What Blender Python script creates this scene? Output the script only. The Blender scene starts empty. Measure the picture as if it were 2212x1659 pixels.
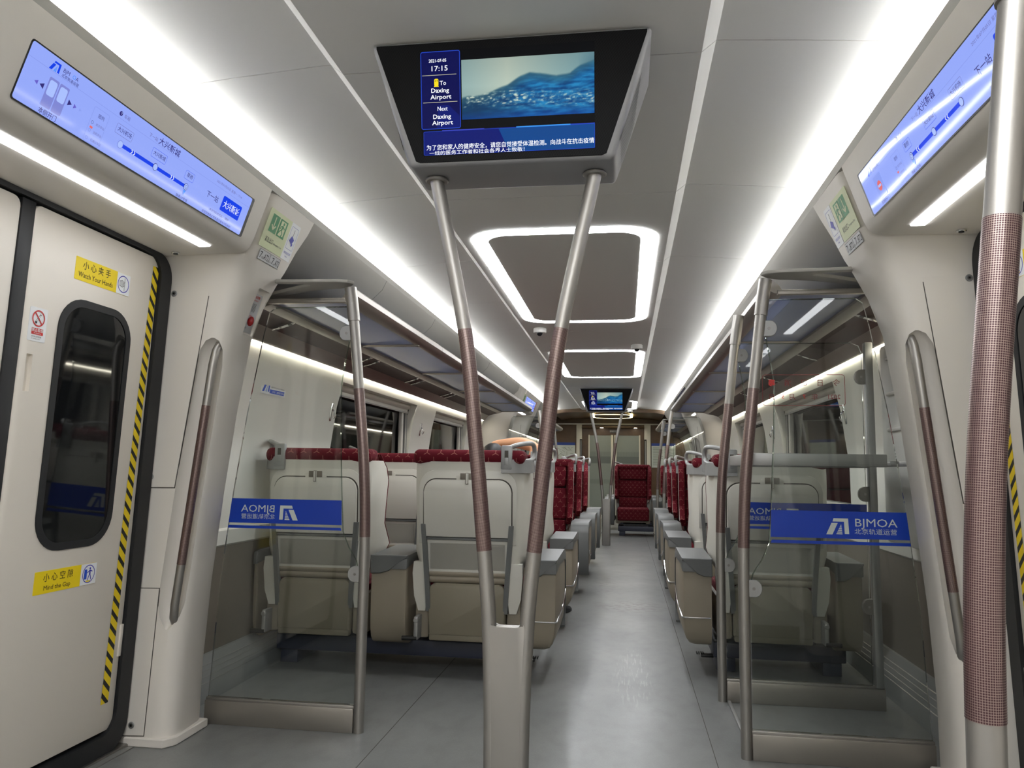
import bpy, bmesh, math, random
from mathutils import Vector, Matrix, noise
random.seed(7)
S = bpy.context.scene
COL = S.collection
PI = math.pi

# ------------------------------------------------------------------ camera, world, exposure
cam_d = bpy.data.cameras.new('camera'); cam = bpy.data.objects.new('camera', cam_d); COL.objects.link(cam)
yaw, pitch, roll = .146921882, .109261439, .0148761075
fw = Vector((-math.sin(yaw)*math.cos(pitch), math.cos(yaw)*math.cos(pitch), math.sin(pitch)))
r0 = Vector((math.cos(yaw), math.sin(yaw), 0)); u0 = r0.cross(fw)
rr = math.cos(roll)*r0+math.sin(roll)*u0; uu = -math.sin(roll)*r0+math.cos(roll)*u0
cam.matrix_world = Matrix(((rr.x, uu.x, -fw.x, .31639), (rr.y, uu.y, -fw.y, 0), (rr.z, uu.z, -fw.z, 1.1), (0, 0, 0, 1)))
cam_d.sensor_fit = 'HORIZONTAL'; cam_d.sensor_width = 36; cam_d.lens = 1657.32*36/2212
cam_d.clip_start = .05; cam_d.clip_end = 60
S.camera = cam
w = bpy.data.worlds.new('tunnel'); S.world = w; w.use_nodes = True
w.node_tree.nodes['Background'].inputs[0].default_value = (.01, .011, .013, 1)
w.node_tree.nodes['Background'].inputs[1].default_value = .3
S.view_settings.view_transform = 'Standard'; S.view_settings.look = 'None'
S.view_settings.gamma = 1; S.view_settings.use_curve_mapping = False
EXPO = 1.6
S.view_settings.exposure = EXPO
S.cycles.use_denoising = True
S.cycles.max_bounces = 12; S.cycles.diffuse_bounces = 8; S.cycles.glossy_bounces = 5; S.cycles.transparent_max_bounces = 24
S.cycles.caustics_reflective = False; S.cycles.caustics_refractive = False
S.cycles.sample_clamp_indirect = 4
STRIP_E, RING_E, LAMP_E, COVE_E = 15.0, 9.0, 3.3, 13.0
SC_E = 2**-EXPO      # screens: shown at their own brightness whatever the exposure

# ------------------------------------------------------------------ materials
def lin(c):
    return tuple(((v/255)/12.92 if v/255 <= .04045 else ((v/255+.055)/1.055)**2.4) for v in c)
MATS = {}
def mat(name, col=(200, 200, 200), rough=.5, metal=0., spec=.5, emit=None, es=1., bump=0., bscale=300., var=0.):
    m = bpy.data.materials.new(name); m.use_nodes = True; MATS[name] = m
    nt = m.node_tree; b = nt.nodes['Principled BSDF']
    c = lin(col)
    b.inputs['Base Color'].default_value = (*c, 1); b.inputs['Roughness'].default_value = rough
    b.inputs['Metallic'].default_value = metal; b.inputs['Specular IOR Level'].default_value = spec
    if emit:
        b.inputs['Emission Color'].default_value = (*lin(emit), 1); b.inputs['Emission Strength'].default_value = es
    if bump or var:
        tc = nt.nodes.new('ShaderNodeTexCoord'); n = nt.nodes.new('ShaderNodeTexNoise')
        n.inputs['Scale'].default_value = bscale; n.inputs['Detail'].default_value = 3
        nt.links.new(tc.outputs['Object'], n.inputs['Vector'])
        if bump:
            bp = nt.nodes.new('ShaderNodeBump'); bp.inputs['Strength'].default_value = bump; bp.inputs['Distance'].default_value = .001
            nt.links.new(n.outputs['Fac'], bp.inputs['Height']); nt.links.new(bp.outputs['Normal'], b.inputs['Normal'])
        if var:
            mr = nt.nodes.new('ShaderNodeMapRange'); mr.inputs[1].default_value = .3; mr.inputs[2].default_value = .7
            mr.inputs[3].default_value = 1-var; mr.inputs[4].default_value = 1+var
            mx = nt.nodes.new('ShaderNodeVectorMath'); mx.operation = 'SCALE'; mx.inputs[0].default_value = c
            nt.links.new(n.outputs['Fac'], mr.inputs[0]); nt.links.new(mr.outputs[0], mx.inputs['Scale'])
            nt.links.new(mx.outputs[0], b.inputs['Base Color'])
    return m
class NB:
    """small node helper"""
    def __init__(s, m): s.nt = m.node_tree; s.b = s.nt.nodes['Principled BSDF']
    def val(s, sock, v):
        if isinstance(v, (int, float)): sock.default_value = v
        elif isinstance(v, tuple): sock.default_value = v
        else: s.nt.links.new(v, sock)
    def math(s, op, a, b=0., c=None, clamp=False):
        n = s.nt.nodes.new('ShaderNodeMath'); n.operation = op; n.use_clamp = clamp
        s.val(n.inputs[0], a); s.val(n.inputs[1], b)
        if c is not None: s.val(n.inputs[2], c)
        return n.outputs[0]
    def uv(s):
        n = s.nt.nodes.new('ShaderNodeTexCoord'); x = s.nt.nodes.new('ShaderNodeSeparateXYZ')
        s.nt.links.new(n.outputs['UV'], x.inputs[0]); return x.outputs[0], x.outputs[1]
    def obj(s):
        n = s.nt.nodes.new('ShaderNodeTexCoord'); x = s.nt.nodes.new('ShaderNodeSeparateXYZ')
        s.nt.links.new(n.outputs['Object'], x.inputs[0]); return n.outputs['Object'], x.outputs
    def mix(s, f, a, b):
        n = s.nt.nodes.new('ShaderNodeMix'); n.data_type = 'RGBA'; s.val(n.inputs[0], f)
        for k, v in ((6, a), (7, b)):
            if isinstance(v, tuple): n.inputs[k].default_value = (*v[:3], 1)
            else: s.nt.links.new(v, n.inputs[k])
        return n.outputs[2]
    def noise(s, vec, scale, detail=3.):
        n = s.nt.nodes.new('ShaderNodeTexNoise'); n.inputs['Scale'].default_value = scale; n.inputs['Detail'].default_value = detail
        if vec is not None: s.nt.links.new(vec, n.inputs['Vector'])
        return n.outputs['Fac']
    def ramp(s, v, a, b, lo=0., hi=1.):
        n = s.nt.nodes.new('ShaderNodeMapRange'); s.val(n.inputs[0], v)
        n.inputs[1].default_value = a; n.inputs[2].default_value = b; n.inputs[3].default_value = lo; n.inputs[4].default_value = hi
        return n.outputs[0]
    def comb(s, x, y, z=0.):
        n = s.nt.nodes.new('ShaderNodeCombineXYZ'); s.val(n.inputs[0], x); s.val(n.inputs[1], y); s.val(n.inputs[2], z); return n.outputs[0]
    def out(s, name, v): s.val(s.b.inputs[name], v if not isinstance(v, tuple) else (*v[:3], 1))

mat('panel', (222, 217, 209), .45, bump=.15, bscale=500)
mat('door_paint', (226, 219, 208), .42, bump=.12, bscale=500)
mat('ceiling', (218, 216, 210), .6)
mat('white_wall', (224, 224, 217), .4)
mat('overhead', (170, 168, 161), .45)
mat('taupe', (120, 113, 103), .55, bump=.2, bscale=600)
mat('rubber', (24, 25, 27), .55)
mat('black', (12, 12, 13), .4)
mat('groove', (70, 66, 60), .7)
mat('steel', (164, 161, 156), .45, metal=.92)
mat('steel_dark', (140, 138, 134), .4, metal=1)
mat('chrome', (225, 225, 225), .12, metal=1)
mat('alu', (158, 158, 156), .48, metal=.6)
mat('bracket', (168, 166, 160), .5, metal=.3)
mat('grey_rail', (150, 145, 138), .38, metal=.7)
mat('duct', (150, 153, 152), .4, metal=.3)
mat('seat_shell', (206, 204, 195), .42, bump=.1, bscale=700)
mat('seat_tan', (142, 133, 117), .5, bump=.2, bscale=700)
mat('seat_pocket', (128, 121, 104), .55)
mat('seat_grey', (96, 98, 97), .45)
mat('seat_grip', (150, 151, 150), .35, metal=.2)
mat('seat_frame', (52, 56, 72), .45)
mat('maroon', (44, 9, 12), .5, spec=.2)
mat('wood', (84, 62, 38), .4, var=.15, bscale=12)
mat('white_frame', (210, 208, 200), .4)
mat('blue', (0, 52, 160), .4)
mat('decal_clear', (190, 196, 190), .4)
mat('yellow', (240, 212, 20), .5)
mat('ink', (20, 20, 24), .6)
mat('red', (200, 40, 36), .45)
mat('alarm_red', (140, 12, 14), .35)
mat('paper', (236, 238, 240), .5)
mat('lumi', (206, 214, 172), .5)
mat('green', (38, 128, 70), .5)
mat('sign_blue', (46, 50, 170), .5)
mat('logo_blue', (30, 80, 200), .5)
mat('logo_light', (120, 165, 225), .5)
mat('plate', (196, 198, 200), .45)
mat('skin', (212, 158, 120), .5)
mat('hair', (22, 20, 20), .5)
mat('shirt', (225, 228, 230), .7)
mat('trousers', (40, 44, 56), .8)
mat('shoe', (26, 28, 32), .6)
mat('dark_red_text', (120, 40, 38), .6)
mat('cam_white', (215, 214, 210), .4)
mat('cam_dark', (18, 18, 20), .1)
mat('door_glass', (132, 140, 134), .25)
mat('door_band', (92, 100, 96), .3)
mat('map_paper', (196, 204, 202), .6)
mat('map_ink', (120, 132, 122), .6)
mat('map_blue', (30, 60, 140), .5)
WHITE = (250, 252, 255)
mat('led', (255, 255, 255), .5, emit=WHITE, es=STRIP_E)
mat('ring', (255, 255, 255), .5, emit=WHITE, es=RING_E)
mat('ring_fill', (255, 255, 255), .5, emit=WHITE, es=RING_E*1.8)  # stronger glow for the added fill ring out of view
mat('lamp', (255, 255, 255), .5, emit=(250, 252, 255), es=LAMP_E)
mat('cove', (255, 255, 255), .5, emit=(255, 246, 226), es=COVE_E)
mat('warm', (255, 255, 255), .5, emit=(255, 236, 170), es=4.)
mat('spot', (255, 255, 255), .5, emit=(255, 240, 215), es=6.)
def scr(n, c, es=1., rough=.06): return mat(n, (4, 4, 5), .5 if n.startswith('tv') else rough, emit=c, es=es*SC_E, spec=.1 if n.startswith('tv') else .16)
scr('scr_bg', (150, 170, 250)); scr('scr_ink', (52, 46, 120)); scr('scr_blue', (24, 66, 232)); scr('scr_mid', (128, 136, 212))
scr('scr_light', (170, 192, 255)); scr('scr_white', (225, 232, 255)); scr('scr_tri', (104, 96, 200)); scr('scr_red', (226, 110, 110)); scr('scr_pin', (60, 140, 250))
scr('scr_pale', (140, 160, 240)); scr('scr_grey', (108, 108, 170)); scr('scr_line', (120, 135, 215))
scr('tv_black', (4, 5, 8)); scr('tv_navy', (6, 10, 78)); scr('tv_edge', (38, 70, 190)); scr('tv_white', (245, 248, 255), 1.2); scr('tv_gold', (200, 196, 170))
scr('tv_yel', (250, 225, 30)); scr('tv_cyan', (60, 150, 240)); scr('tv_bar1', (10, 24, 110)); scr('tv_bar2', (10, 70, 140)); scr('tv_ind', (60, 70, 190))
# window / dark pane
mat('pane', (10, 12, 13), .03, spec=.6)
mat('door_pane', (16, 18, 20), .04, spec=.6)
# clear partition glass: tinted transmission with a Fresnel reflection
def glassmat(name, tint):
    m = bpy.data.materials.new(name); m.use_nodes = True; MATS[name] = m; nt = m.node_tree
    nt.nodes.remove(nt.nodes['Principled BSDF']); o = nt.nodes['Material Output']
    t = nt.nodes.new('ShaderNodeBsdfTransparent'); t.inputs[0].default_value = (*tint, 1)
    g = nt.nodes.new('ShaderNodeBsdfGlossy'); g.inputs['Roughness'].default_value = .02
    f = nt.nodes.new('ShaderNodeFresnel'); f.inputs[0].default_value = 1.5
    x = nt.nodes.new('ShaderNodeMixShader')
    nt.links.new(f.outputs[0], x.inputs[0]); nt.links.new(t.outputs[0], x.inputs[1]); nt.links.new(g.outputs[0], x.inputs[2]); nt.links.new(x.outputs[0], o.inputs[0])
glassmat('glass', (.935, .95, .94)); glassmat('glass_edge', (.7, .76, .72))
# luggage shelf glass: frosted, bluish
m = mat('shelf_glass', (138, 143, 160), .25, spec=.5); nt = m.node_tree; o_ = nt.nodes['Material Output']; pb = nt.nodes['Principled BSDF']
tr = nt.nodes.new('ShaderNodeBsdfTranslucent'); tr.inputs[0].default_value = (*lin((160, 167, 188)), 1)
mx = nt.nodes.new('ShaderNodeMixShader'); mx.inputs[0].default_value = .5
nt.links.new(pb.outputs[0], mx.inputs[1]); nt.links.new(tr.outputs[0], mx.inputs[2]); nt.links.new(mx.outputs[0], o_.inputs[0])
# floor vinyl
m = mat('floor', (120, 121, 121), .34); n = NB(m); ov, oc = n.obj()
sp = n.noise(ov, 260, 2); mo = n.noise(ov, 1.7, 4)
st = n.noise(n.comb(n.math('MULTIPLY', oc[0], 2.0), n.math('MULTIPLY', oc[1], 1.1)), 7., 9)
c1 = n.mix(n.ramp(sp, .3, .7), lin((121, 123, 122)), lin((130, 132, 130)))
c2 = n.mix(n.ramp(mo, .35, .7, 0, .25), c1, lin((92, 92, 93)))
c3 = n.mix(n.ramp(st, .45, .8, 0, .3), c2, lin((74, 72, 72)))
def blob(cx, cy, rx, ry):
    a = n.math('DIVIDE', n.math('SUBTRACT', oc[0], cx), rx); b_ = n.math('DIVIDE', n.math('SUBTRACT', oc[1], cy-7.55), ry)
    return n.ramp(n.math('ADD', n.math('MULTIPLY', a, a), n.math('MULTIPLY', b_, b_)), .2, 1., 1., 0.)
sc1 = n.noise(n.comb(n.math('MULTIPLY', oc[0], 16), n.math('MULTIPLY', oc[1], 30)), 1., 8)
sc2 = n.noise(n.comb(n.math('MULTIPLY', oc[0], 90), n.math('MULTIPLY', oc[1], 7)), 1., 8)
c4 = n.mix(n.math('MULTIPLY', n.ramp(sc1, .50, .62, 0, .85), blob(.36, 6.45, .33, .30)), c3, lin((62, 46, 42)))
c5 = n.mix(n.math('MULTIPLY', n.ramp(sc1, .52, .62, 0, .6), blob(.12, 7.6, .14, .8)), c4, lin((70, 64, 62)))
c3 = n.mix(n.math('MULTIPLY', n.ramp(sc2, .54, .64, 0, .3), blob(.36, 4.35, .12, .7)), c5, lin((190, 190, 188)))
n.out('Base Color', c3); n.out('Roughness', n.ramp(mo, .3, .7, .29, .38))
# seat fabric: maroon with staggered three-armed stars
m = mat('fabric', (100, 18, 30), .85, spec=.2); n = NB(m); u, v = n.uv()
ds = []
for off in (0., .5):
    px = n.math('SUBTRACT', n.math('FRACT', n.math('ADD', n.math('DIVIDE', u, .074), off+20)), .5)
    py = n.math('SUBTRACT', n.math('FRACT', n.math('ADD', n.math('DIVIDE', v, .084), off+20)), .5)
    px = n.math('MULTIPLY', px, .074); py = n.math('MULTIPLY', py, .084)
    for a in (90, 210, 330):
        dx, dy = math.cos(math.radians(a)), math.sin(math.radians(a))
        t = n.math('MINIMUM', n.math('MAXIMUM', n.math('ADD', n.math('MULTIPLY', px, dx), n.math('MULTIPLY', py, dy)), 0.), .018)
        ex = n.math('SUBTRACT', px, n.math('MULTIPLY', t, dx)); ey = n.math('SUBTRACT', py, n.math('MULTIPLY', t, dy))
        ds.append(n.math('ADD', n.math('MULTIPLY', ex, ex), n.math('MULTIPLY', ey, ey)))
d = ds[0]
for e in ds[1:]: d = n.math('MINIMUM', d, e)
msk = n.ramp(n.math('SQRT', d), .0012, .0026, 1., 0.)
ov, oc = n.obj(); wv = n.noise(ov, 900, 2)
base = n.mix(n.ramp(wv, .3, .7), lin((72, 10, 21)), lin((104, 19, 33)))
n.out('Base Color', n.mix(n.math('MULTIPLY', msk, .5), base, lin((176, 120, 108))))
# perforated maroon grip film over steel
m = mat('grip_film', (110, 40, 50), .35, metal=.6); n = NB(m); u, v = n.uv()
fx = n.math('SUBTRACT', n.math('FRACT', n.math('DIVIDE', u, .0029)), .5)
fy = n.math('SUBTRACT', n.math('FRACT', n.math('DIVIDE', v, .0031)), .5)
rad = n.math('SQRT', n.math('ADD', n.math('MULTIPLY', fx, fx), n.math('MULTIPLY', fy, fy)))
dot = n.ramp(rad, .35, .43, 1., 0.)
n.out('Base Color', n.mix(dot, lin((160, 144, 138)), lin((62, 24, 32)))); n.out('Metallic', n.ramp(dot, 0, 1, .95, .1)); n.out('Roughness', n.ramp(dot, 0, 1, .3, .5))
# carbon weave bezel
m = mat('weave', (8, 8, 9), .45, spec=.1); n = NB(m); u, v = n.uv()
s1 = n.math('FRACT', n.math('DIVIDE', n.math('ADD', u, n.math('MULTIPLY', v, 1.7)), .0065))
n.out('Base Color', n.mix(n.ramp(s1, .5, .75), lin((3, 3, 4)), lin((30, 30, 32))))
# hazard stripe
m = mat('hazard', (240, 210, 20), .5); n = NB(m); u, v = n.uv()
s1 = n.math('FRACT', n.math('DIVIDE', n.math('ADD', v, n.math('MULTIPLY', u, 1.0)), .052))
n.out('Base Color', n.mix(n.math('GREATER_THAN', s1, .6), lin((236, 206, 20)), lin((18, 18, 20))))
# frosted end door with a grey band of fine lines
m = mat('wave', (10, 10, 10), .5, spec=.1); n = NB(m)
at = n.nt.nodes.new('ShaderNodeVertexColor'); at.layer_name = 'Col'
n.nt.links.new(at.outputs[0], n.b.inputs['Emission Color']); n.b.inputs['Emission Strength'].default_value = SC_E

# ------------------------------------------------------------------ mesh builder
class MB:
    def __init__(s, M=None):
        s.bm = bmesh.new(); s.uvl = s.bm.loops.layers.uv.new('UVMap'); s.tag_ = s.bm.faces.layers.int.new('hasuv')
        s.M = M or Matrix(); s.mats = []
    def mi(s, m):
        if m not in s.mats: s.mats.append(m)
        return s.mats.index(m)
    def T(s, p): return s.M @ Vector(p)
    def face(s, pts, m):
        vs = [s.bm.verts.new(s.T(p)) for p in pts]; f = s.bm.faces.new(vs); f.material_index = s.mi(m); return f
    def loft(s, loops, m, closed=True, cap=True):
        rows = [[s.bm.verts.new(s.T(p)) for p in l] for l in loops]; k = s.mi(m); n = len(rows[0])
        for a, b in zip(rows, rows[1:]):
            for i in range(n if closed else n-1):
                j = (i+1) % n; f = s.bm.faces.new((a[i], a[j], b[j], b[i])); f.material_index = k
        if cap and closed:
            for r, fl in ((rows[0], True), (rows[-1], False)):
                f = s.bm.faces.new(list(reversed(r)) if fl else r); f.material_index = k
        return rows
    def bevel(s, verts, w, seg=2):
        es = {e for v in verts for e in v.link_edges}
        if w > 0: bmesh.ops.bevel(s.bm, geom=list(es), offset=w, segments=seg, affect='EDGES', profile=.5, clamp_overlap=True)
    def box(s, lo, hi, m, bev=0., seg=2, rot=None):
        c = [(lo[i]+hi[i])/2 for i in range(3)]; h = [(hi[i]-lo[i])/2 for i in range(3)]
        R = rot or Matrix()
        P = [Vector(c)+(R @ Vector((h[0]*a, h[1]*b, h[2]*d))) for a, b, d in ((-1,-1,-1),(1,-1,-1),(1,1,-1),(-1,1,-1),(-1,-1,1),(1,-1,1),(1,1,1),(-1,1,1))]
        vs = [s.bm.verts.new(s.T(p)) for p in P]; k = s.mi(m)
        for q in ((0,3,2,1),(4,5,6,7),(0,1,5,4),(1,2,6,5),(2,3,7,6),(3,0,4,7)):
            f = s.bm.faces.new([vs[i] for i in q]); f.material_index = k
        s.bevel(vs, bev, seg)
    def prism(s, poly, fn, d0, d1, m, bev=0., seg=2):
        """poly of (a,b); fn(a,b,t) -> xyz"""
        lo = [s.bm.verts.new(s.T(fn(a, b, d0))) for a, b in poly]; hi = [s.bm.verts.new(s.T(fn(a, b, d1))) for a, b in poly]
        k = s.mi(m); n = len(poly)
        f = s.bm.faces.new(list(reversed(lo))); f.material_index = k; g = s.bm.faces.new(hi); g.material_index = k
        for i in range(n):
            j = (i+1) % n; q = s.bm.faces.new((lo[i], lo[j], hi[j], hi[i])); q.material_index = k
        if bev:
            es = list(f.edges)+list(g.edges)
            bmesh.ops.bevel(s.bm, geom=es, offset=bev, segments=seg, affect='EDGES', profile=.5, clamp_overlap=True)
    def extr(s, prof, y0, y1, m, closed=False, cap=True):
        """profile of (x,z) swept along y"""
        s.loft([[(x, y0, z) for x, z in prof], [(x, y1, z) for x, z in prof]], m, closed, cap)
    def tube(s, path, r, m, n=14, closed=False, cap=True, uvscale=True):
        P = [Vector(p) for p in path]; N = len(P); rs = r if isinstance(r, (list, tuple)) else [r]*N
        rows = []; L = [0.]
        t0 = (P[1]-P[0]).normalized(); ref = Vector((1, 0, 0)) if abs(t0.x) < .8 else Vector((0, 1, 0))
        nx = (ref-t0*ref.dot(t0)).normalized()
        for i, p in enumerate(P):
            if closed: t = (P[(i+1) % N]-P[i-1]).normalized()
            else: t = ((P[i+1] if i < N-1 else P[i])-(P[i-1] if i > 0 else P[i])).normalized()
            nx = (nx-t*nx.dot(t)).normalized(); ny = t.cross(nx)
            rows.append([s.bm.verts.new(s.T(p+nx*math.cos(2*PI*k/n)*rs[i]+ny*math.sin(2*PI*k/n)*rs[i])) for k in range(n)])
            if i: L.append(L[-1]+(P[i]-P[i-1]).length)
        k_ = s.mi(m); pairs = list(zip(range(N), range(1, N)))+([(N-1, 0)] if closed else [])
        for a, b in pairs:
            for k in range(n):
                j = (k+1) % n; f = s.bm.faces.new((rows[a][k], rows[a][j], rows[b][j], rows[b][k])); f.material_index = k_
                c = 2*PI*rs[a]
                for l, uvv in zip(f.loops, ((k/n*c, L[a]), ((k+1)/n*c, L[a]), ((k+1)/n*c, L[b]), (k/n*c, L[b]))): l[s.uvl].uv = uvv
                f[s.tag_] = 1
        if cap and not closed:
            f = s.bm.faces.new(list(reversed(rows[0]))); f.material_index = k_; f = s.bm.faces.new(rows[-1]); f.material_index = k_
    def ball(s, c, r, m, seg=14, rings=9):
        if isinstance(r, (int, float)): r = (r, r, r)
        loops = []
        for i in range(1, rings):
            a = PI*i/rings-PI/2
            loops.append([(c[0]+r[0]*math.cos(a)*math.cos(2*PI*k/seg), c[1]+r[1]*math.cos(a)*math.sin(2*PI*k/seg), c[2]+r[2]*math.sin(a)) for k in range(seg)])
        s.loft(loops, m)
    def cyl(s, c, r, h, m, n=20, ax='z', bev=0.):
        fn = {'z': lambda a, b, t: (c[0]+a, c[1]+b, c[2]+t), 'y': lambda a, b, t: (c[0]+a, c[1]+t, c[2]+b), 'x': lambda a, b, t: (c[0]+t, c[1]+a, c[2]+b)}[ax]
        s.prism([(r*math.cos(2*PI*k/n), r*math.sin(2*PI*k/n)) for k in range(n)], fn, 0, h, m, bev, 1)
    # flat drawing in the local (u,v) plane at height w
    def poly(s, pts, m, w=0.): return s.face([(a, b, w) for a, b in pts], m)
    def rect(s, u0, v0, u1, v1, m, w=0.): return s.poly([(u0, v0), (u1, v0), (u1, v1), (u0, v1)], m, w)
    def rr(s, u0, v0, u1, v1, r, m, w=0., n=5): return s.poly(rrpts(u0, v0, u1, v1, r, n), m, w)
    def frame(s, u0, v0, u1, v1, t, m, w=0., r=0.):
        o = rrpts(u0, v0, u1, v1, r) if r else [(u0, v0), (u1, v0), (u1, v1), (u0, v1)]
        i = rrpts(u0+t, v0+t, u1-t, v1-t, max(r-t, .0005)) if r else [(u0+t, v0+t), (u1-t, v0+t), (u1-t, v1-t), (u0+t, v1-t)]
        for k in range(len(o)):
            j = (k+1) % len(o); s.poly([o[k], o[j], i[j], i[k]], m, w)
    def disc(s, u, v, r, m, w=0., n=24): s.poly([(u+r*math.cos(2*PI*k/n), v+r*math.sin(2*PI*k/n)) for k in range(n)], m, w)
    def ann(s, u, v, r, t, m, w=0., n=28):
        for k in range(n):
            a, b = 2*PI*k/n, 2*PI*(k+1)/n
            s.poly([(u+r*math.cos(a), v+r*math.sin(a)), (u+r*math.cos(b), v+r*math.sin(b)), (u+(r-t)*math.cos(b), v+(r-t)*math.sin(b)), (u+(r-t)*math.cos(a), v+(r-t)*math.sin(a))], m, w)
    def line(s, a, b, t, m, w=0.):
        A, B = Vector(a), Vector(b); d = (B-A).normalized(); q = Vector((-d.y, d.x))*t/2
        s.poly([tuple(A-q), tuple(B-q), tuple(B+q), tuple(A+q)], m, w)
    def slab(s, pts, m, t=.0008, w=0.): s.prism(pts, lambda a, b, d: (a, b, d), w-t, w, m)
    def text(s, body, size, u, v, m, w=0., align='LEFT', bold=0., width=None, mirror=False, sy=1.):
        me, ex = textmesh(body, size, align, bold)
        sx = 1.
        if width and ex > 0: sx = width/ex
        base = len(s.bm.verts); k = s.mi(m)
        vs = [s.bm.verts.new(s.T((u+(-1 if mirror else 1)*c[0]*sx, v+c[1]*sy, w))) for c in me[0]]
        for q in me[1]:
            try: f = s.bm.faces.new([vs[i] for i in q]); f.material_index = k
            except ValueError: pass
    def build(s, name, parent=None, origin='base', smooth=.6, recalc=True):
        bm = s.bm
        if recalc: bmesh.ops.recalc_face_normals(bm, faces=bm.faces)
        for f in bm.faces:
            if f[s.tag_]: continue
            nn = f.normal; ax = max(range(3), key=lambda i: abs(nn[i]))
            for l in f.loops:
                c = l.vert.co; l[s.uvl].uv = (c.y, c.z) if ax == 0 else ((c.x, c.z) if ax == 1 else (c.x, c.y))
        vs = [v.co for v in bm.verts]
        lo = Vector([min(c[i] for c in vs) for i in range(3)]); hi = Vector([max(c[i] for c in vs) for i in range(3)])
        o = Vector(((lo.x+hi.x)/2, (lo.y+hi.y)/2, lo.z)) if origin == 'base' else (lo+hi)/2 if origin == 'centre' else Vector((0, 0, 0))
        for v in bm.verts: v.co -= o
        me = bpy.data.meshes.new(name); bm.to_mesh(me); bm.free()
        for m in s.mats: me.materials.append(MATS[m])
        if smooth:
            me.shade_smooth(); me.set_sharp_from_angle(angle=smooth)
        ob = bpy.data.objects.new(name, me); COL.objects.link(ob)
        if parent is not None:
            ob.parent = parent; ob.location = o-world_loc(parent)
        else: ob.location = o
        return ob
def world_loc(o):
    p = Vector(o.location)
    while o.parent is not None: o = o.parent; p = p+Vector(o.location)
    return p
def rrpts(u0, v0, u1, v1, r, n=5):
    P = []
    for cx, cy, a0 in ((u1-r, v0+r, -90), (u1-r, v1-r, 0), (u0+r, v1-r, 90), (u0+r, v0+r, 180)):
        for k in range(n+1):
            a = math.radians(a0+90*k/n); P.append((cx+r*math.cos(a), cy+r*math.sin(a)))
    return P
_tc = {}
def textmesh(body, size, align='LEFT', bold=0.):
    key = (body, round(size, 5), align, bold)
    if key in _tc: return _tc[key]
    c = bpy.data.curves.new('lettering', 'FONT'); c.body = body; c.size = size; c.align_x = align; c.resolution_u = 2; c.offset = bold*size
    o = bpy.data.objects.new('lettering', c); COL.objects.link(o)
    dg = bpy.context.evaluated_depsgraph_get(); dg.update()
    me = bpy.data.meshes.new_from_object(o.evaluated_get(dg))
    V = [tuple(v.co) for v in me.vertices]; F = [tuple(p.vertices) for p in me.polygons]
    ex = (max(v[0] for v in V)-min(v[0] for v in V)) if V else 0
    bpy.data.objects.remove(o); bpy.data.curves.remove(c); bpy.data.meshes.remove(me)
    _tc[key] = ((V, F), ex); return _tc[key]
def frameM(o, u, v):
    u = Vector(u).normalized(); v = Vector(v).normalized(); n = u.cross(v)
    return Matrix(((u.x, v.x, n.x, o[0]), (u.y, v.y, n.y, o[1]), (u.z, v.z, n.z, o[2]), (0, 0, 0, 1)))
def tag(o, label, cat, group=None, kind=None):
    o['label'] = label; o['category'] = cat
    if group: o['group'] = group
    if kind: o['kind'] = kind
    return o
def struct(o, label=None, cat=None):
    o['kind'] = 'structure'
    if label: o['label'] = label
    if cat: o['category'] = cat
    return o
def empty(name, loc=(0, 0, 0)):
    o = bpy.data.objects.new(name, None); COL.objects.link(o); o.location = loc; o.empty_display_size = .1; return o
def bezier(pts, n=6):
    """Catmull-Rom through pts"""
    P = [Vector(p) for p in pts]; Q = [2*P[0]-P[1]]+P+[2*P[-1]-P[-2]]; out = []
    for i in range(1, len(Q)-2):
        for k in range(n):
            t = k/n; a, b, c, d = Q[i-1], Q[i], Q[i+1], Q[i+2]
            out.append(.5*((2*b)+(c-a)*t+(2*a-5*b+4*c-d)*t*t+(3*b-a-3*c+d)*t**3))
    out.append(P[-1]); return out
def lerp(tab, z):
    if z <= tab[0][0]: return tab[0][1]
    for (a, b), (c, d) in zip(tab, tab[1:]):
        if z <= c: return b+(d-b)*(z-a)/(c-a)
    return tab[-1][1]

Y0, Y1, YC = -2.4, 17.5, 2.13
ZC = 2.29
SIDE = {-1: 'left', 1: 'right'}

# ------------------------------------------------------------------ floor
b = MB(); b.box((-1.78, Y0, -.06), (1.78, Y1, 0), 'floor'); fl = struct(b.build('floor'), 'grey speckled vinyl floor running down the carriage', 'floor')
for s in (-1, 1):
    b = MB(); b.box((s*.66-.0015, 1.0, -.002), (s*.66+.0015, Y1-.2, .0006), 'groove'); struct(b.build('trim_%d' % (1 if s < 0 else 2)), 'thin dark welded seam in the grey floor, %s of the aisle' % SIDE[s], 'seam')

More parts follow.
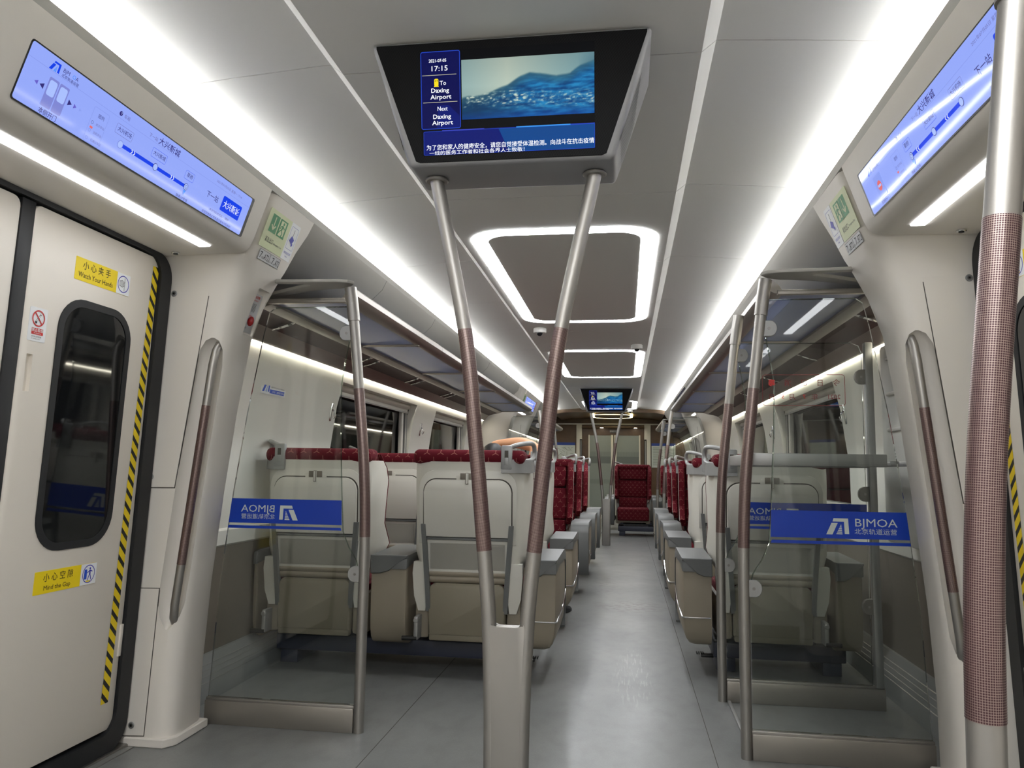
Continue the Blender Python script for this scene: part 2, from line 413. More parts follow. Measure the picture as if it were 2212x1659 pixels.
# ------------------------------------------------------------------ ceiling
prof = [(-1.150, 2.262), (-1.125, 2.276), (-1.05, 2.286), (-.90, 2.300), (-.60, 2.322), (-.575, 2.322), (-.535, ZC), (.535, ZC), (.575, 2.322), (.60, 2.322), (.90, 2.300), (1.05, 2.286), (1.125, 2.276), (1.150, 2.262)]
b = MB(); ys = [YC+1.12*k for k in range(-4, 13)]
ys = [Y0]+[y for y in ys if y > Y0+.2 and y < 15.3]+[15.5]
for a, c in zip(ys, ys[1:]):
    q = prof+[(x, z+.012) for x, z in reversed(prof)]
    b.extr(q, a+.0022, c-.0022, 'ceiling', closed=True)
b.extr([(x, z+.014) for x, z in prof], Y0, 15.5, 'groove')
struct(b.build('ceiling'), 'grey white panelled carriage ceiling with a lowered middle band', 'ceiling')
b = MB(); b.extr([(-1.1, 2.2), (-.9, 2.235), (0, 2.262), (.9, 2.235), (1.1, 2.2)], 15.5, Y1, 'wood'); b.extr([(-1.1, 2.33), (-1.1, 2.2), (-.9, 2.235), (0, 2.262), (.9, 2.235), (1.1, 2.2), (1.1, 2.33)], 15.49, 15.5, 'wood', closed=True)
struct(b.build('trim_3'), 'brown lowered ceiling section above the end doors', 'ceiling')

# long light strips along both edges of the ceiling
for s in (-1, 1):
    t = empty('light_strip', (s*1.12, 6.5, 2.205))
    b = MB(); b.extr([(s*1.138, 2.209), (s*1.140, 2.237), (s*1.150, 2.237), (s*1.150, 2.209)], Y0, 15.45, 'led', closed=True); b.build('tube', t)
    b = MB(); b.extr([(s*1.0958, 2.2052), (s*1.0868, 2.2315), (s*1.0900, 2.2335), (s*1.0945, 2.2325), (s*1.1020, 2.2090), (s*1.16, 2.2088), (s*1.16, 2.2052)], Y0, 15.45, 'overhead', closed=True); b.build('cove_lip', t)
    b = MB(); b.extr([(s*1.155, 2.209), (s*1.155, 2.262), (s*1.165, 2.262), (s*1.165, 2.209)], Y0, 15.45, 'overhead', closed=True); b.build('cove_back', t)
    tag(t, 'long white light strip along the %s edge of the ceiling' % SIDE[s], 'light')
    # overhead side panels between the strip and the luggage shelf (not at the door headers)
    for k, (a, c) in enumerate(((3.16, 10.30), (12.50, 15.5))):
        b = MB(); pf = [(1.0958, 2.205), (1.122, 2.15), (1.175, 2.10), (1.25, 2.05), (1.38, 2.01), (1.62, 1.98)]
        yy = [a]; n_ = max(1, round((c-a)/1.18))
        for i in range(n_):
            q0, q1 = a+(c-a)*i/n_, a+(c-a)*(i+1)/n_
            q = pf+[(x+.012, z+.012) for x, z in reversed(pf)]
            b.extr([(s*x, z) for x, z in q], q0+.003, q1-.003, 'overhead', closed=True)
        b.extr([(s*(x+.014), z+.014) for x, z in pf], a, c, 'groove')
        struct(b.build('trim_%d' % (4+k*2+(s > 0))), 'curved grey panels between the %s light strip and the luggage shelf, %s section' % (SIDE[s], ('nearer', 'far end')[k]), 'panel')

# ring lights in the ceiling
def ring_light(y0, y1, label, xw=.485, band=.085, r=.2, z=ZC, m='ring', cx=0.):
    t = empty('ceiling_light', (cx, (y0+y1)/2, z))
    o = rrpts(-xw, y0, xw, y1, r, 8); i = rrpts(-xw+band, y0+band, xw-band, y1-band, r*.62, 8)
    b = MB(); n = len(o); top = .004
    for k in range(n):
        j = (k+1) % n
        P = [(cx+o[k][0], o[k][1], z-top), (cx+o[j][0], o[j][1], z-top), (cx+i[j][0], i[j][1], z-top), (cx+i[k][0], i[k][1], z-top)]
        b.face(P, m); b.face([P[0], P[1], (P[1][0], P[1][1], z), (P[0][0], P[0][1], z)], m); b.face([P[3], P[2], (P[2][0], P[2][1], z), (P[3][0], P[3][1], z)], m)
    b.build('diffuser', t)
    b = MB(); b.prism(i, lambda a, c, d: (cx+a, c, d), z-.003, z-.0005, 'wood' if m == 'warm' else 'ceiling'); b.build('inner_panel', t)
    tag(t, label, 'ceiling light', 'ring lights in the ceiling'); return t
ring_light(3.70, 6.17, 'white rounded rectangle ring light in the ceiling just beyond the near hanging screen')
ring_light(-1.75, .62, 'added unseen ring light above and behind the camera, filling the near doorway', m='ring_fill')  # unseen lamp added behind the camera to brighten the near doorway
ring_light(7.65, 9.98, 'white ring light in the ceiling between the two dome cameras and the far screen', cx=.03)
ring_light(13.4, 15.25, 'white ring light in the ceiling half hidden behind the far hanging screen', cx=.05)
ring_light(15.75, 17.0, 'warm oval ring light in the brown ceiling by the end doors', xw=.43, band=.06, r=.4, z=2.222, m='warm', cx=.05)

# ------------------------------------------------------------------ side walls
WALLX = [(.0, 1.70), (.76, 1.705), (1.15, 1.70), (1.5, 1.655), (1.73, 1.60)]
wn = 0
WIN = [(5.06, 6.98), (7.72, 9.45)]
for s in (-1, 1):
    for zi, (ya, yb) in enumerate(((3.2, 10.3), (12.5, Y1))):
        b = MB()
        # outer backing behind the window recesses, lower dado, upper white panels between windows
        wins = WIN if zi == 0 else [(14.3, 16.2)]
        zs = [.74, .95, 1.15, 1.35, 1.5, 1.62, 1.70, 1.74]
        def wall_piece(y0, y1, z0, z1, m='white_wall', th=.035):
            zz = [z0]+[z for z in zs if z0+.01 < z < z1-.01]+[z1]
            q = [(s*lerp(WALLX, z), z) for z in zz]; q += [(s*(lerp(WALLX, z)+th), z) for z in reversed(zz)]
            b.extr(q, y0, y1, m, closed=True)
        edge = [ya]+[y for w_ in wins for y in w_]+[yb]
        for k in range(0, len(edge), 2): wall_piece(edge[k], edge[k+1], .76, 1.74, th=.07)
        for y0, y1 in wins: wall_piece(y0, y1, .76, .90, th=.07); wall_piece(y0, y1, 1.675, 1.74, th=.07)
        b.extr([(s*1.70, 0), (s*1.70, .72), (s*1.76, .72), (s*1.76, 0)], ya, yb, 'taupe', closed=True)
        b.extr([(s*1.70, .685), (s*1.688, .695), (s*1.688, .765), (s*1.70, .775), (s*1.76, .775), (s*1.76, .685)], ya, yb, 'white_wall', closed=True)
        struct(b.build('wall_%s' % SIDE[s] if zi == 0 else 'wall_%s_far' % SIDE[s]), 'white %s side wall with dark taupe lower panel%s' % (SIDE[s], '' if zi == 0 else ' near the end doors'), 'wall')
        for y0, y1 in wins:
            wn += 1
            t = empty('window_%d' % wn, (s*1.75, (y0+y1)/2, .9)); struct(t, 'dark train window in the %s wall' % SIDE[s], 'window')
            b = MB(); b.loft([[(s*1.752, y0-.02, .88), (s*1.752, y1+.02, .88), (s*1.752, y1+.02, 1.42), (s*1.735, y1+.02, 1.70), (s*1.735, y0-.02, 1.70), (s*1.752, y0-.02, 1.42)], [(s*1.762, y0-.02, .88), (s*1.762, y1+.02, .88), (s*1.762, y1+.02, 1.42), (s*1.745, y1+.02, 1.70), (s*1.745, y0-.02, 1.70), (s*1.762, y0-.02, 1.42)]], 'pane'); b.build('pane', t)
            b = MB()
            for yy in (y0+.0, y1-.10):
                b.box((min(s*1.728, s*1.756), yy, .90), (max(s*1.728, s*1.756), yy+.10, 1.68), 'rubber', .004)
            b.build('side_seal', t)
            b = MB(); xs = s*1.70
            b.tube([(xs, y0+.01, 1.655), (xs, y1-.01, 1.655)], .026, 'white_frame', 12); b.box((min(xs, xs+s*.03), y0+.01, 1.60), (max(xs, xs+s*.03), y1-.01, 1.655), 'white_frame', .003)
            b.box((xs-.008, y0+.01, 1.592), (xs+.008, y1-.01, 1.606), 'alu', .003); b.build('roller_blind', t)
            b = MB()
            b.box((min(s*1.705, s*1.74), y1-.17, .90), (max(s*1.705, s*1.74), y1-.12, 1.6), 'white_frame', .006)
            b.box((min(s*1.705, s*1.74), y1-.05, .90), (max(s*1.705, s*1.74), y1-.0, 1.6), 'alu', .004); b.build('blind_guide', t)
        # heater duct along the floor
        b = MB(); pf = [(1.70, .185), (1.682, .185), (1.672, .17), (1.640, .115), (1.612, .06), (1.604, .012), (1.604, 0), (1.70, 0)]
        b.extr([(s*x, z) for x, z in pf], ya, yb, 'duct', closed=True)
        for t_ in (.2, .4, .6, .8):
            x, z = 1.672+(1.612-1.672)*t_, .17+(.06-.17)*t_
            b.extr([(s*(x+.002), z+.003), (s*(x-.004), z), (s*(x+.001), z-.003)], ya, yb, 'alu', closed=True)
        struct(b.build('baseboard_%s' % SIDE[s] if zi == 0 else 'baseboard_%s_far' % SIDE[s]), 'ribbed grey metal heater duct along the %s wall' % SIDE[s], 'skirting')
        # underside panel above the windows: grey profile, maroon panel
        b = MB(); b.extr([(s*1.60, 1.742), (s*1.585, 1.741), (s*1.572, 1.748), (s*1.54, 1.79), (s*1.52, 1.808), (s*1.53, 1.83), (s*1.62, 1.80)], ya, yb, 'grey_rail', closed=True)
        b.extr([(s*1.52, 1.808), (s*1.45, 1.83), (s*1.375, 1.842), (s*1.375, 1.852), (s*1.53, 1.83)], ya, yb, 'maroon', closed=True)
        struct(b.build('trim_%d' % (8+zi*2+(s > 0))), 'maroon strip with grey edge under the %s luggage shelf' % SIDE[s], 'panel')
        b = MB(); b.extr([(s*1.597, 1.738), (s*1.588, 1.7445), (s*1.585, 1.7415), (s*1.594, 1.734)], ya+.06, yb-.03, 'cove', closed=True)
        tag(b.build('wall_light'), 'thin warm light line at the top of the %s wall%s' % (SIDE[s], '' if zi == 0 else ' close to the end doors'), 'light')
        # outer shell behind everything
        b = MB(); b.extr([(s*1.80, -.05), (s*1.80, 1.2), (s*1.76, 1.8), (s*1.5, 2.2), (s*1.05, 2.45), (s*1.05, 2.46), (s*1.52, 2.21), (s*1.79, 1.81), (s*1.83, 1.2), (s*1.83, -.05)], ya, yb, 'groove', closed=True)
        struct(b.build('trim_%d' % (12+zi*2+(s > 0))), 'outer carriage shell behind the %s wall' % SIDE[s], 'shell')

# coat hooks on the wall panels beside the windows
for s, y, lab in ((-1, 4.97, 'chrome coat hook on the left wall before the first window'), (-1, 7.28, 'chrome coat hook on the left wall panel between the two windows'), (1, 4.97, 'chrome coat hook on the right wall before the first window'), (1, 7.28, 'chrome coat hook on the right wall panel between the two windows')):
    xw = lambda z: s*(lerp(WALLX, z)-.001)
    t = empty('coat_hook', (xw(1.45), y, 1.40)); tag(t, lab, 'coat hook')
    b = MB(); b.loft([[(xw(z)-s*d, y+c, z) for d, c in ((0, -w_), (0, w_), (.006, w_*.8), (.006, -w_*.8))] for z, w_ in ((1.40, .007), (1.43, .012), (1.49, .012), (1.52, .008))], 'chrome'); b.build('back_plate', t)
    b = MB(); b.tube(bezier([(xw(1.49), y, 1.49), (xw(1.47)-s*.02, y, 1.46), (xw(1.43)-s*.022, y, 1.42), (xw(1.42)-s*.034, y, 1.425), (xw(1.43)-s*.04, y, 1.445)], 4), .005, 'chrome', 8); b.build('hook', t)
# luggage shelves
def shelf(s, ya, yb, label, bars):
    t = empty('luggage_shelf', (s*1.15, (ya+yb)/2, 1.85))
    b = MB(); n = max(1, round((yb-ya)/1.55)); L = (yb-ya)/n
    for i in range(n):
        pf = [(.925, 1.872), (.915, 1.885), (.915, 1.91), (.927, 1.922), (.942, 1.918), (.968, 1.892), (.985, 1.866), (.985, 1.858), (.95, 1.858)]
        b.extr([(s*x, z) for x, z in pf], ya+L*i+(.002 if i else 0), ya+L*(i+1)-.002, 'grey_rail', closed=True)
    b.build('front_rail', t)
    b = MB(); b.extr([(s*1.325, 1.848), (s*1.325, 1.872), (s*1.385, 1.862), (s*1.385, 1.835), (s*1.355, 1.838)], ya, yb, 'grey_rail', closed=True); b.build('rear_rail', t)
    ed = [ya]+bars+[yb]
    for y0, y1 in zip(ed, ed[1:]):
        b = MB(); b.box((min(s*.975, s*1.335), y0+.012, 1.861), (max(s*.975, s*1.335), y1-.012, 1.869), 'shelf_glass'); b.build('glass_shelf', t)
    for y in bars+[ya, yb]:
        b = MB(); b.box((min(s*.96, s*1.36), y-.012, 1.85), (max(s*.96, s*1.36), y+.012, 1.872), 'grey_rail', .003); b.build('cross_bar', t)
    tag(t, label, 'luggage shelf', 'luggage shelves')
shelf(-1, 3.34, 10.2, 'long glass luggage shelf with grey rail above the left double seats', [4.62, 6.05, 7.48, 8.9])
shelf(1, 3.34, 10.2, 'long glass luggage shelf with grey rail above the right single seats', [4.62, 6.05, 7.48, 8.9])
shelf(-1, 12.7, 15.4, 'short far luggage shelf on the left before the end wall', [14.0])
shelf(1, 12.7, 15.4, 'short far luggage shelf on the right before the end wall', [14.0])
# reading lamps on the maroon strip
for s in (-1, 1):
    for k, y in enumerate((3.74, 5.0, 5.17, 6.2, 6.37, 7.45, 7.62, 8.7, 8.87)):
        if s > 0 and k in (2, 4, 6, 8): continue
        t = empty('reading_lamp', (s*1.45, y, 1.83))
        M = frameM((s*1.45, y, 1.827), (s*.95, 0, -.25 if False else -.30), (0, 1, 0))
        b = MB(M if s < 0 else M)
        sg = -1 if (Vector((s*.95, 0, -.3)).cross(Vector((0, 1, 0)))).z > 0 else 1
        pts = [(.07*math.cos(2*PI*i/24), .017*math.sin(2*PI*i/24)) for i in range(24)]
        b.prism(pts, lambda a, c, d: (a, c, d), 0, sg*.010, 'chrome', .003); b.build('housing', t)
        b = MB(M); b.prism([(-.035+.011*math.cos(2*PI*i/16), .011*math.sin(2*PI*i/16)) for i in range(16)], lambda a, c, d: (a, c, d), sg*.009, sg*.0125, 'black'); b.build('lens', t)
        b = MB(M); b.prism([(.02+.006*math.cos(2*PI*i/12), .006*math.sin(2*PI*i/12)) for i in range(12)], lambda a, c, d: (a, c, d), sg*.009, sg*.0135, 'steel'); b.build('button', t)
        tag(t, '%s oval chrome reading lamp from the near end of the %s maroon strip' % (('first second third fourth fifth sixth seventh eighth ninth').split()[k//(2 if s > 0 else 1)+(k % 2 if s > 0 else 0)], SIDE[s]), 'reading lamp', 'reading lamps under the luggage shelves')

# ------------------------------------------------------------------ shared drawings
def logo(b, u, v, h, m1, m2, w):
    P = lambda pts: [(u+a*h, v+c*h) for a, c in pts]
    b.poly(P([(1.36, .04), (1.316, 1), (.46, 1), (.395, .8), (1.07, .8), (1.1, .04)]), m1, w)
    b.poly(P([(0, 0), (.37, 0), (.70, .71), (.33, .71)]), m1, w)
    for k in range(6):
        y0, y1 = .02+k*.105, .02+k*.105+.07
        xl = lambda y: .59+(.9-.59)*(y-.02)/.64
        xr = lambda y: .965+(.9-.965)*(y-.02)/.64
        b.poly(P([(xl(y0), y0), (xr(y0), y0), (xr(y1), y1), (xl(y1), y1)]), m2, w)
def boolean(ob, cutters):
    for c in cutters:
        md = ob.modifiers.new('cut', 'BOOLEAN'); md.object = c; md.operation = 'DIFFERENCE'; md.solver = 'EXACT'
    dg = bpy.context.evaluated_depsgraph_get(); dg.update()
    me = bpy.data.meshes.new_from_object(ob.evaluated_get(dg)); ob.modifiers.clear(); old = ob.data; ob.data = me
    me.name = ob.name
    me.shade_smooth(); me.set_sharp_from_angle(angle=.6)
    for c in cutters: cm = c.data; bpy.data.objects.remove(c); bpy.data.meshes.remove(cm)

PX = [(0, 1.446), (.28, 1.444), (.6, 1.426), (.98, 1.39), (1.31, 1.352), (1.635, 1.305), (1.78, 1.256), (1.9, 1.205), (1.95, 1.182), (2.205, 1.0958)]
PF = [(0, 2.885), (1.80, 2.885), (1.87, 2.876), (1.915, 2.855), (1.945, 2.834), (2.205, 2.832)]
PR = [(0, 3.145), (1.3, 3.145), (1.78, 3.15), (1.92, 3.175), (2.06, 3.22), (2.205, 3.295)]
ZS = [0, .15, .28, .45, .6, .8, .98, 1.15, 1.31, 1.47, 1.635, 1.72, 1.78, 1.84, 1.88, 1.91, 1.93, 1.95, 2.05, 2.15, 2.205]
DOORX = lambda z: 1.622-.0393*(z-.06)

def pillar(s, d, dx, dy, label, full=True, alarm=False):
    Y = lambda y: 2.13+d*(y-2.13)+dy
    X = lambda x: s*x+dx
    t = empty('door_pillar', (X(1.45), Y(3.0), 0)); tag(t, label, 'pillar')
    loops = []
    for z in ZS:
        xf, yf, yr = lerp(PX, z), lerp(PF, z), lerp(PR, z); xp = xf-.012*max(0, min(1, (1.9-z)/.3))
        loops.append([(X(a), Y(c), z) for a, c in ((1.70, yf), (xp+.075, yf), (xp+.045, yf+.004), (xp+.018, yf+.022), (xp+.004, yf+.05), (xp+.001, yf+.085), (xf, yr-.04), (xf+.008, yr-.012), (xf+.03, yr), (1.70, yr))])
    b = MB(); b.loft(loops, 'panel'); body = b.build('pillar_body', t)
    if not full: return t
    RX = lambda z: 1.362+(1.468-1.362)*(1.5-z)/1.0
    cuts = []
    ring = []
    for z, wd, dp in ((1.612, .006, .008), (1.60, .028, .03), (1.565, .046, .05), (1.50, .056, .058), (1.35, .058, .06), (1.0, .058, .06), (.65, .057, .06), (.54, .054, .056), (.49, .036, .045), (.462, .018, .025), (.445, .005, .006)):
        ring.append([(X(RX(z)+wd*math.cos(2*PI*k/20)), Y(2.884+dp*math.sin(2*PI*k/20)), z) for k in range(20)])
    b = MB(); b.loft(ring, 'panel'); cuts.append(b.build('cutter', origin=None))
    if alarm:
        va = Vector((-s*.30, 0, .95)).normalized()
        Ma = frameM((X(1.254), Y(3.02), 1.80), (0, d, 0), va); sgn = -1 if s < 0 else -1
        Ma = frameM((X(1.262), Y(3.02), 1.772), (0, 1, 0), va)
        b = MB(Ma); b.box((0, -.125, -.012), (.10, .085, .03), 'panel', .008); cuts.append(b.build('cutter', origin=None))
    boolean(body, cuts)
    # grab handle in the recess
    h = MB(); hp = [(X(RX(1.60)-.012), Y(2.925), 1.592), (X(RX(1.57)-.014), Y(2.900), 1.56), (X(RX(1.5)-.014), Y(2.893), 1.5), (X(RX(1.0)-.014), Y(2.893), 1.0), (X(RX(.54)-.014), Y(2.893), .54), (X(RX(.49)-.013), Y(2.902), .49), (X(RX(.46)-.012), Y(2.925), .462)]
    h.tube(hp, .0165, 'steel'); hb = h.build('grab_handle', t); hb['label'] = 'steel grab handle set in the pillar recess'
    h = MB(); h.tube([(X(RX(z)-.014), Y(2.893), z) for z in (.70, .9, 1.1, 1.335)], .0172, 'grip_film'); h.build('grip_film', hb)
    # access panels with locks
    for nm, q, locks in (('upper', [(1.575, 1.834), (1.373, 1.832), (1.478, 1.003), (1.612, 1.001)], ((1.53, 1.798), (1.582, 1.044))), ('lower', [(1.64, .60), (1.516, .603), (1.543, .042), (1.64, .037)], ((1.617, .558), (1.595, .079)))):
        cx, cz = sum(p[0] for p in q)/4, sum(p[1] for p in q)/4
        o = [(a+(.0035 if a > cx else -.0035), c+(.0035 if c > cz else -.0035)) for a, c in q]
        b = MB(); b.prism(o, lambda a, c, e: (X(a), Y(2.885-e), c), -.002, .0006, 'groove'); b.build('panel_gap', t)
        b = MB(); b.prism(q, lambda a, c, e: (X(a), Y(2.885-e), c), -.002, .0022, 'panel', .0015, 1); pn = b.build('access_panel', t)
        for lx, lz in locks:
            b = MB(); b.cyl((X(lx), Y(2.883)-(.004 if d > 0 else -.0), lz), .013, .004, 'alu', 20, 'y', .0015); b.cyl((X(lx), Y(2.883)-(.0050 if d > 0 else -.001), lz), .0075, .004, 'steel_dark', 16, 'y'); b.box((X(lx)-.0035, Y(2.8775)-.0007, lz-.0035), (X(lx)+.0035, Y(2.8775)+.0007, lz+.0035), 'black'); b.build('lock', pn)
    b = MB(); lo = [(X(a), Y(c)) for a, c in ((1.62, 2.875), (1.455, 2.875), (1.425, 2.92), (1.425, 3.15), (1.62, 3.15))]
    b.prism(lo, lambda a, c, e: (a, c, e), 0, .035, 'panel', .004, 1); b.build('plinth', t)
    if alarm:
        b = MB(Ma); b.box((.012, -.115, -.0105), (.088, .060, -.0085), 'plate', .002); ap = b.build('alarm_plate', t); ap['label'] = 'grey emergency alarm plate with red knob'
        b = MB(Ma); wv = -.0078
        b.text('紧急报警', .013, .018, .040, 'red', wv, bold=.01); b.text('EMERGENCY', .0085, .018, .027, 'red', wv)
        for k in range(5): b.rect(.022+k*.008, -.022, .0245+k*.008, .016, 'ink', wv)
        b.text('报警', .010, .030, -.045, 'red', wv); b.text('复位', .009, .022, -.098, 'ink', wv); b.build('lettering', ap)
        b = MB(Ma); b.ball((.035, -.062, .004), (.011, .022, .014), 'alarm_red'); b.build('alarm_knob', ap)
    return t

def gasket_ring(b, o, i, w0, w1, m):
    n = len(o)
    for k in range(n):
        j = (k+1) % n
        for A, B, wA, wB in ((o, i, w1, w1), (o, o, w0, w1), (i, i, w1, w0), (i, o, w0, w0)):
            b.face([(*A[k], wA), (*A[j], wA), (*B[j], wB), (*B[k], wB)], m)
dn = 0
def doorway(s, dx, dy, far=False):
    """sliding plug door: two leaves in the inclined door plane"""
    global dn; dn += 1
    u = (0, 1, 0) if s < 0 else (0, -1, 0); DC = 2.105+dy
    M = frameM((s*1.622+dx, 0, .06), u, (-s*.0393, 0, 1))
    U = (lambda y: y+dy) if s < 0 else (lambda y: -(y+dy))
    def R(y0, y1): a, c = sorted((U(y0), U(y1))); return a, c
    t = empty('door_%d' % dn, (s*1.622+dx, DC, 0)); struct(t, 'cream double sliding door on the %s side%s' % (SIDE[s], ', far doorway' if far else ''), 'door')
    b = MB(M); a, c = R(1.335, 2.875); a2, c2 = R(1.41, 2.803)
    gasket_ring(b, rrpts(a, -.05, c, 1.885, .10, 8), rrpts(a2, .02, c2, 1.868, .085, 8), -.04, .012, 'rubber'); b.build('door_seal', t)
    for k, (y0, y1, ys, w0, w1) in enumerate(((2.132, 2.800, (2.075, 2.132), 2.285, 2.665), (1.413, 2.075, None, 1.545, 1.925))):
        a, c = R(y0, y1)
        b = MB(M); b.prism(rrpts(a, .035, c, 1.862, .03, 4), lambda p, q, e: (p, q, e), -.045, 0, 'door_paint', .004); leaf = b.build('door_leaf', t)
        if k == 0:
            # pull recess
            a, c = R(2.168, 2.194)
            b = MB(M); b.box((a, 1.262, -.014), (c, 1.382, .01), 'door_paint', .003); cu = b.build('cutter', origin=None); boolean(leaf, [cu])
            a, c = R(*ys)
            b = MB(M); b.box((a, .03, -.04), (c, 1.865, .004), 'rubber', .004); b.build('edge_seal', leaf)
            lo, hi = (2.717, 2.759), (2.760, 2.798)
            b = MB(M); b.poly([(U(lo[0]), .14), (U(lo[1]), .14), (U(hi[1]), 1.825), (U(hi[0]), 1.825)], 'hazard', .0008); b.build('hazard_stripe', leaf)
            b = MB(M); a, c = R(2.785, 2.803); b.box((a, .30, -.02), (c, .42, .005), 'door_paint', .002); b.build('edge_bracket', leaf)
        a, c = R(w0, w1)
        b = MB(M); gasket_ring(b, rrpts(a, .74, c, 1.605, .115, 8), rrpts(a+.026, .766, c-.026, 1.579, .092, 8), -.02, .004, 'rubber'); fr = b.build('window_frame', leaf); 
        b = MB(M); b.prism(rrpts(a+.02, .76, c-.02, 1.585, .095, 8), lambda p, q, e: (p, q, e), -.012, .0015, 'door_pane'); b.build('window_pane', leaf)
    # threshold: dark gap, steel track and sill
    b = MB()
    x0, x1 = sorted((s*1.70+dx, s*1.60+dx)); b.box((x0, 1.34+dy, -.05), (x1, 2.88+dy, .012), 'steel_dark', .003)
    x0, x1 = sorted((s*1.66+dx, s*1.635+dx)); b.box((x0, 1.36+dy, 0), (x1, 2.86+dy, .045), 'alu', .004)
    x0, x1 = sorted((s*1.62+dx, s*1.57+dx)); b.box((x0, 1.36+dy, -.02), (x1, 2.87+dy, .004), 'alu', .002)
    b.box((min(s*1.70, s*1.66)+dx, 1.34+dy, .03), (max(s*1.70, s*1.66)+dx, 2.88+dy, .075), 'black'); b.build('threshold', t)
    return M, U

HP = lambda z: 1.120-.336*(z-2.132)
def header(s, dx, dy, label):
    Y = lambda y: y+dy; X = lambda x: s*x+dx
    t = empty('door_header', (X(1.2), Y(2.13), 1.95)); tag(t, label, 'door header')
    pf = [(HP(2.205), 2.205), (HP(2.1), 2.1), (HP(2.0), 2.0), (1.178, 1.970), (1.192, 1.955), (1.215, 1.947), (1.64, 1.941), (1.70, 2.17)]
    b = MB(); b.extr([(X(x), z) for x, z in pf], Y(1.434), Y(2.827), 'panel', closed=True); b.build('cover', t)
    b = MB(); b.box((min(X(1.279), X(1.329)), Y(1.56), 1.9405), (max(X(1.279), X(1.329)), Y(2.712), 1.9475), 'lamp', .003, 1); b.build('lamp', t)['label'] = 'bright white lamp strip in the underside'
    b = MB(); b.cyl((X(1.47), Y(2.78), 1.936), .017, .008, 'chrome', 18, 'z', .002); b.cyl((X(1.47), Y(2.78), 1.934), .009, .006, 'black', 12); b.build('lock', t)
    return t

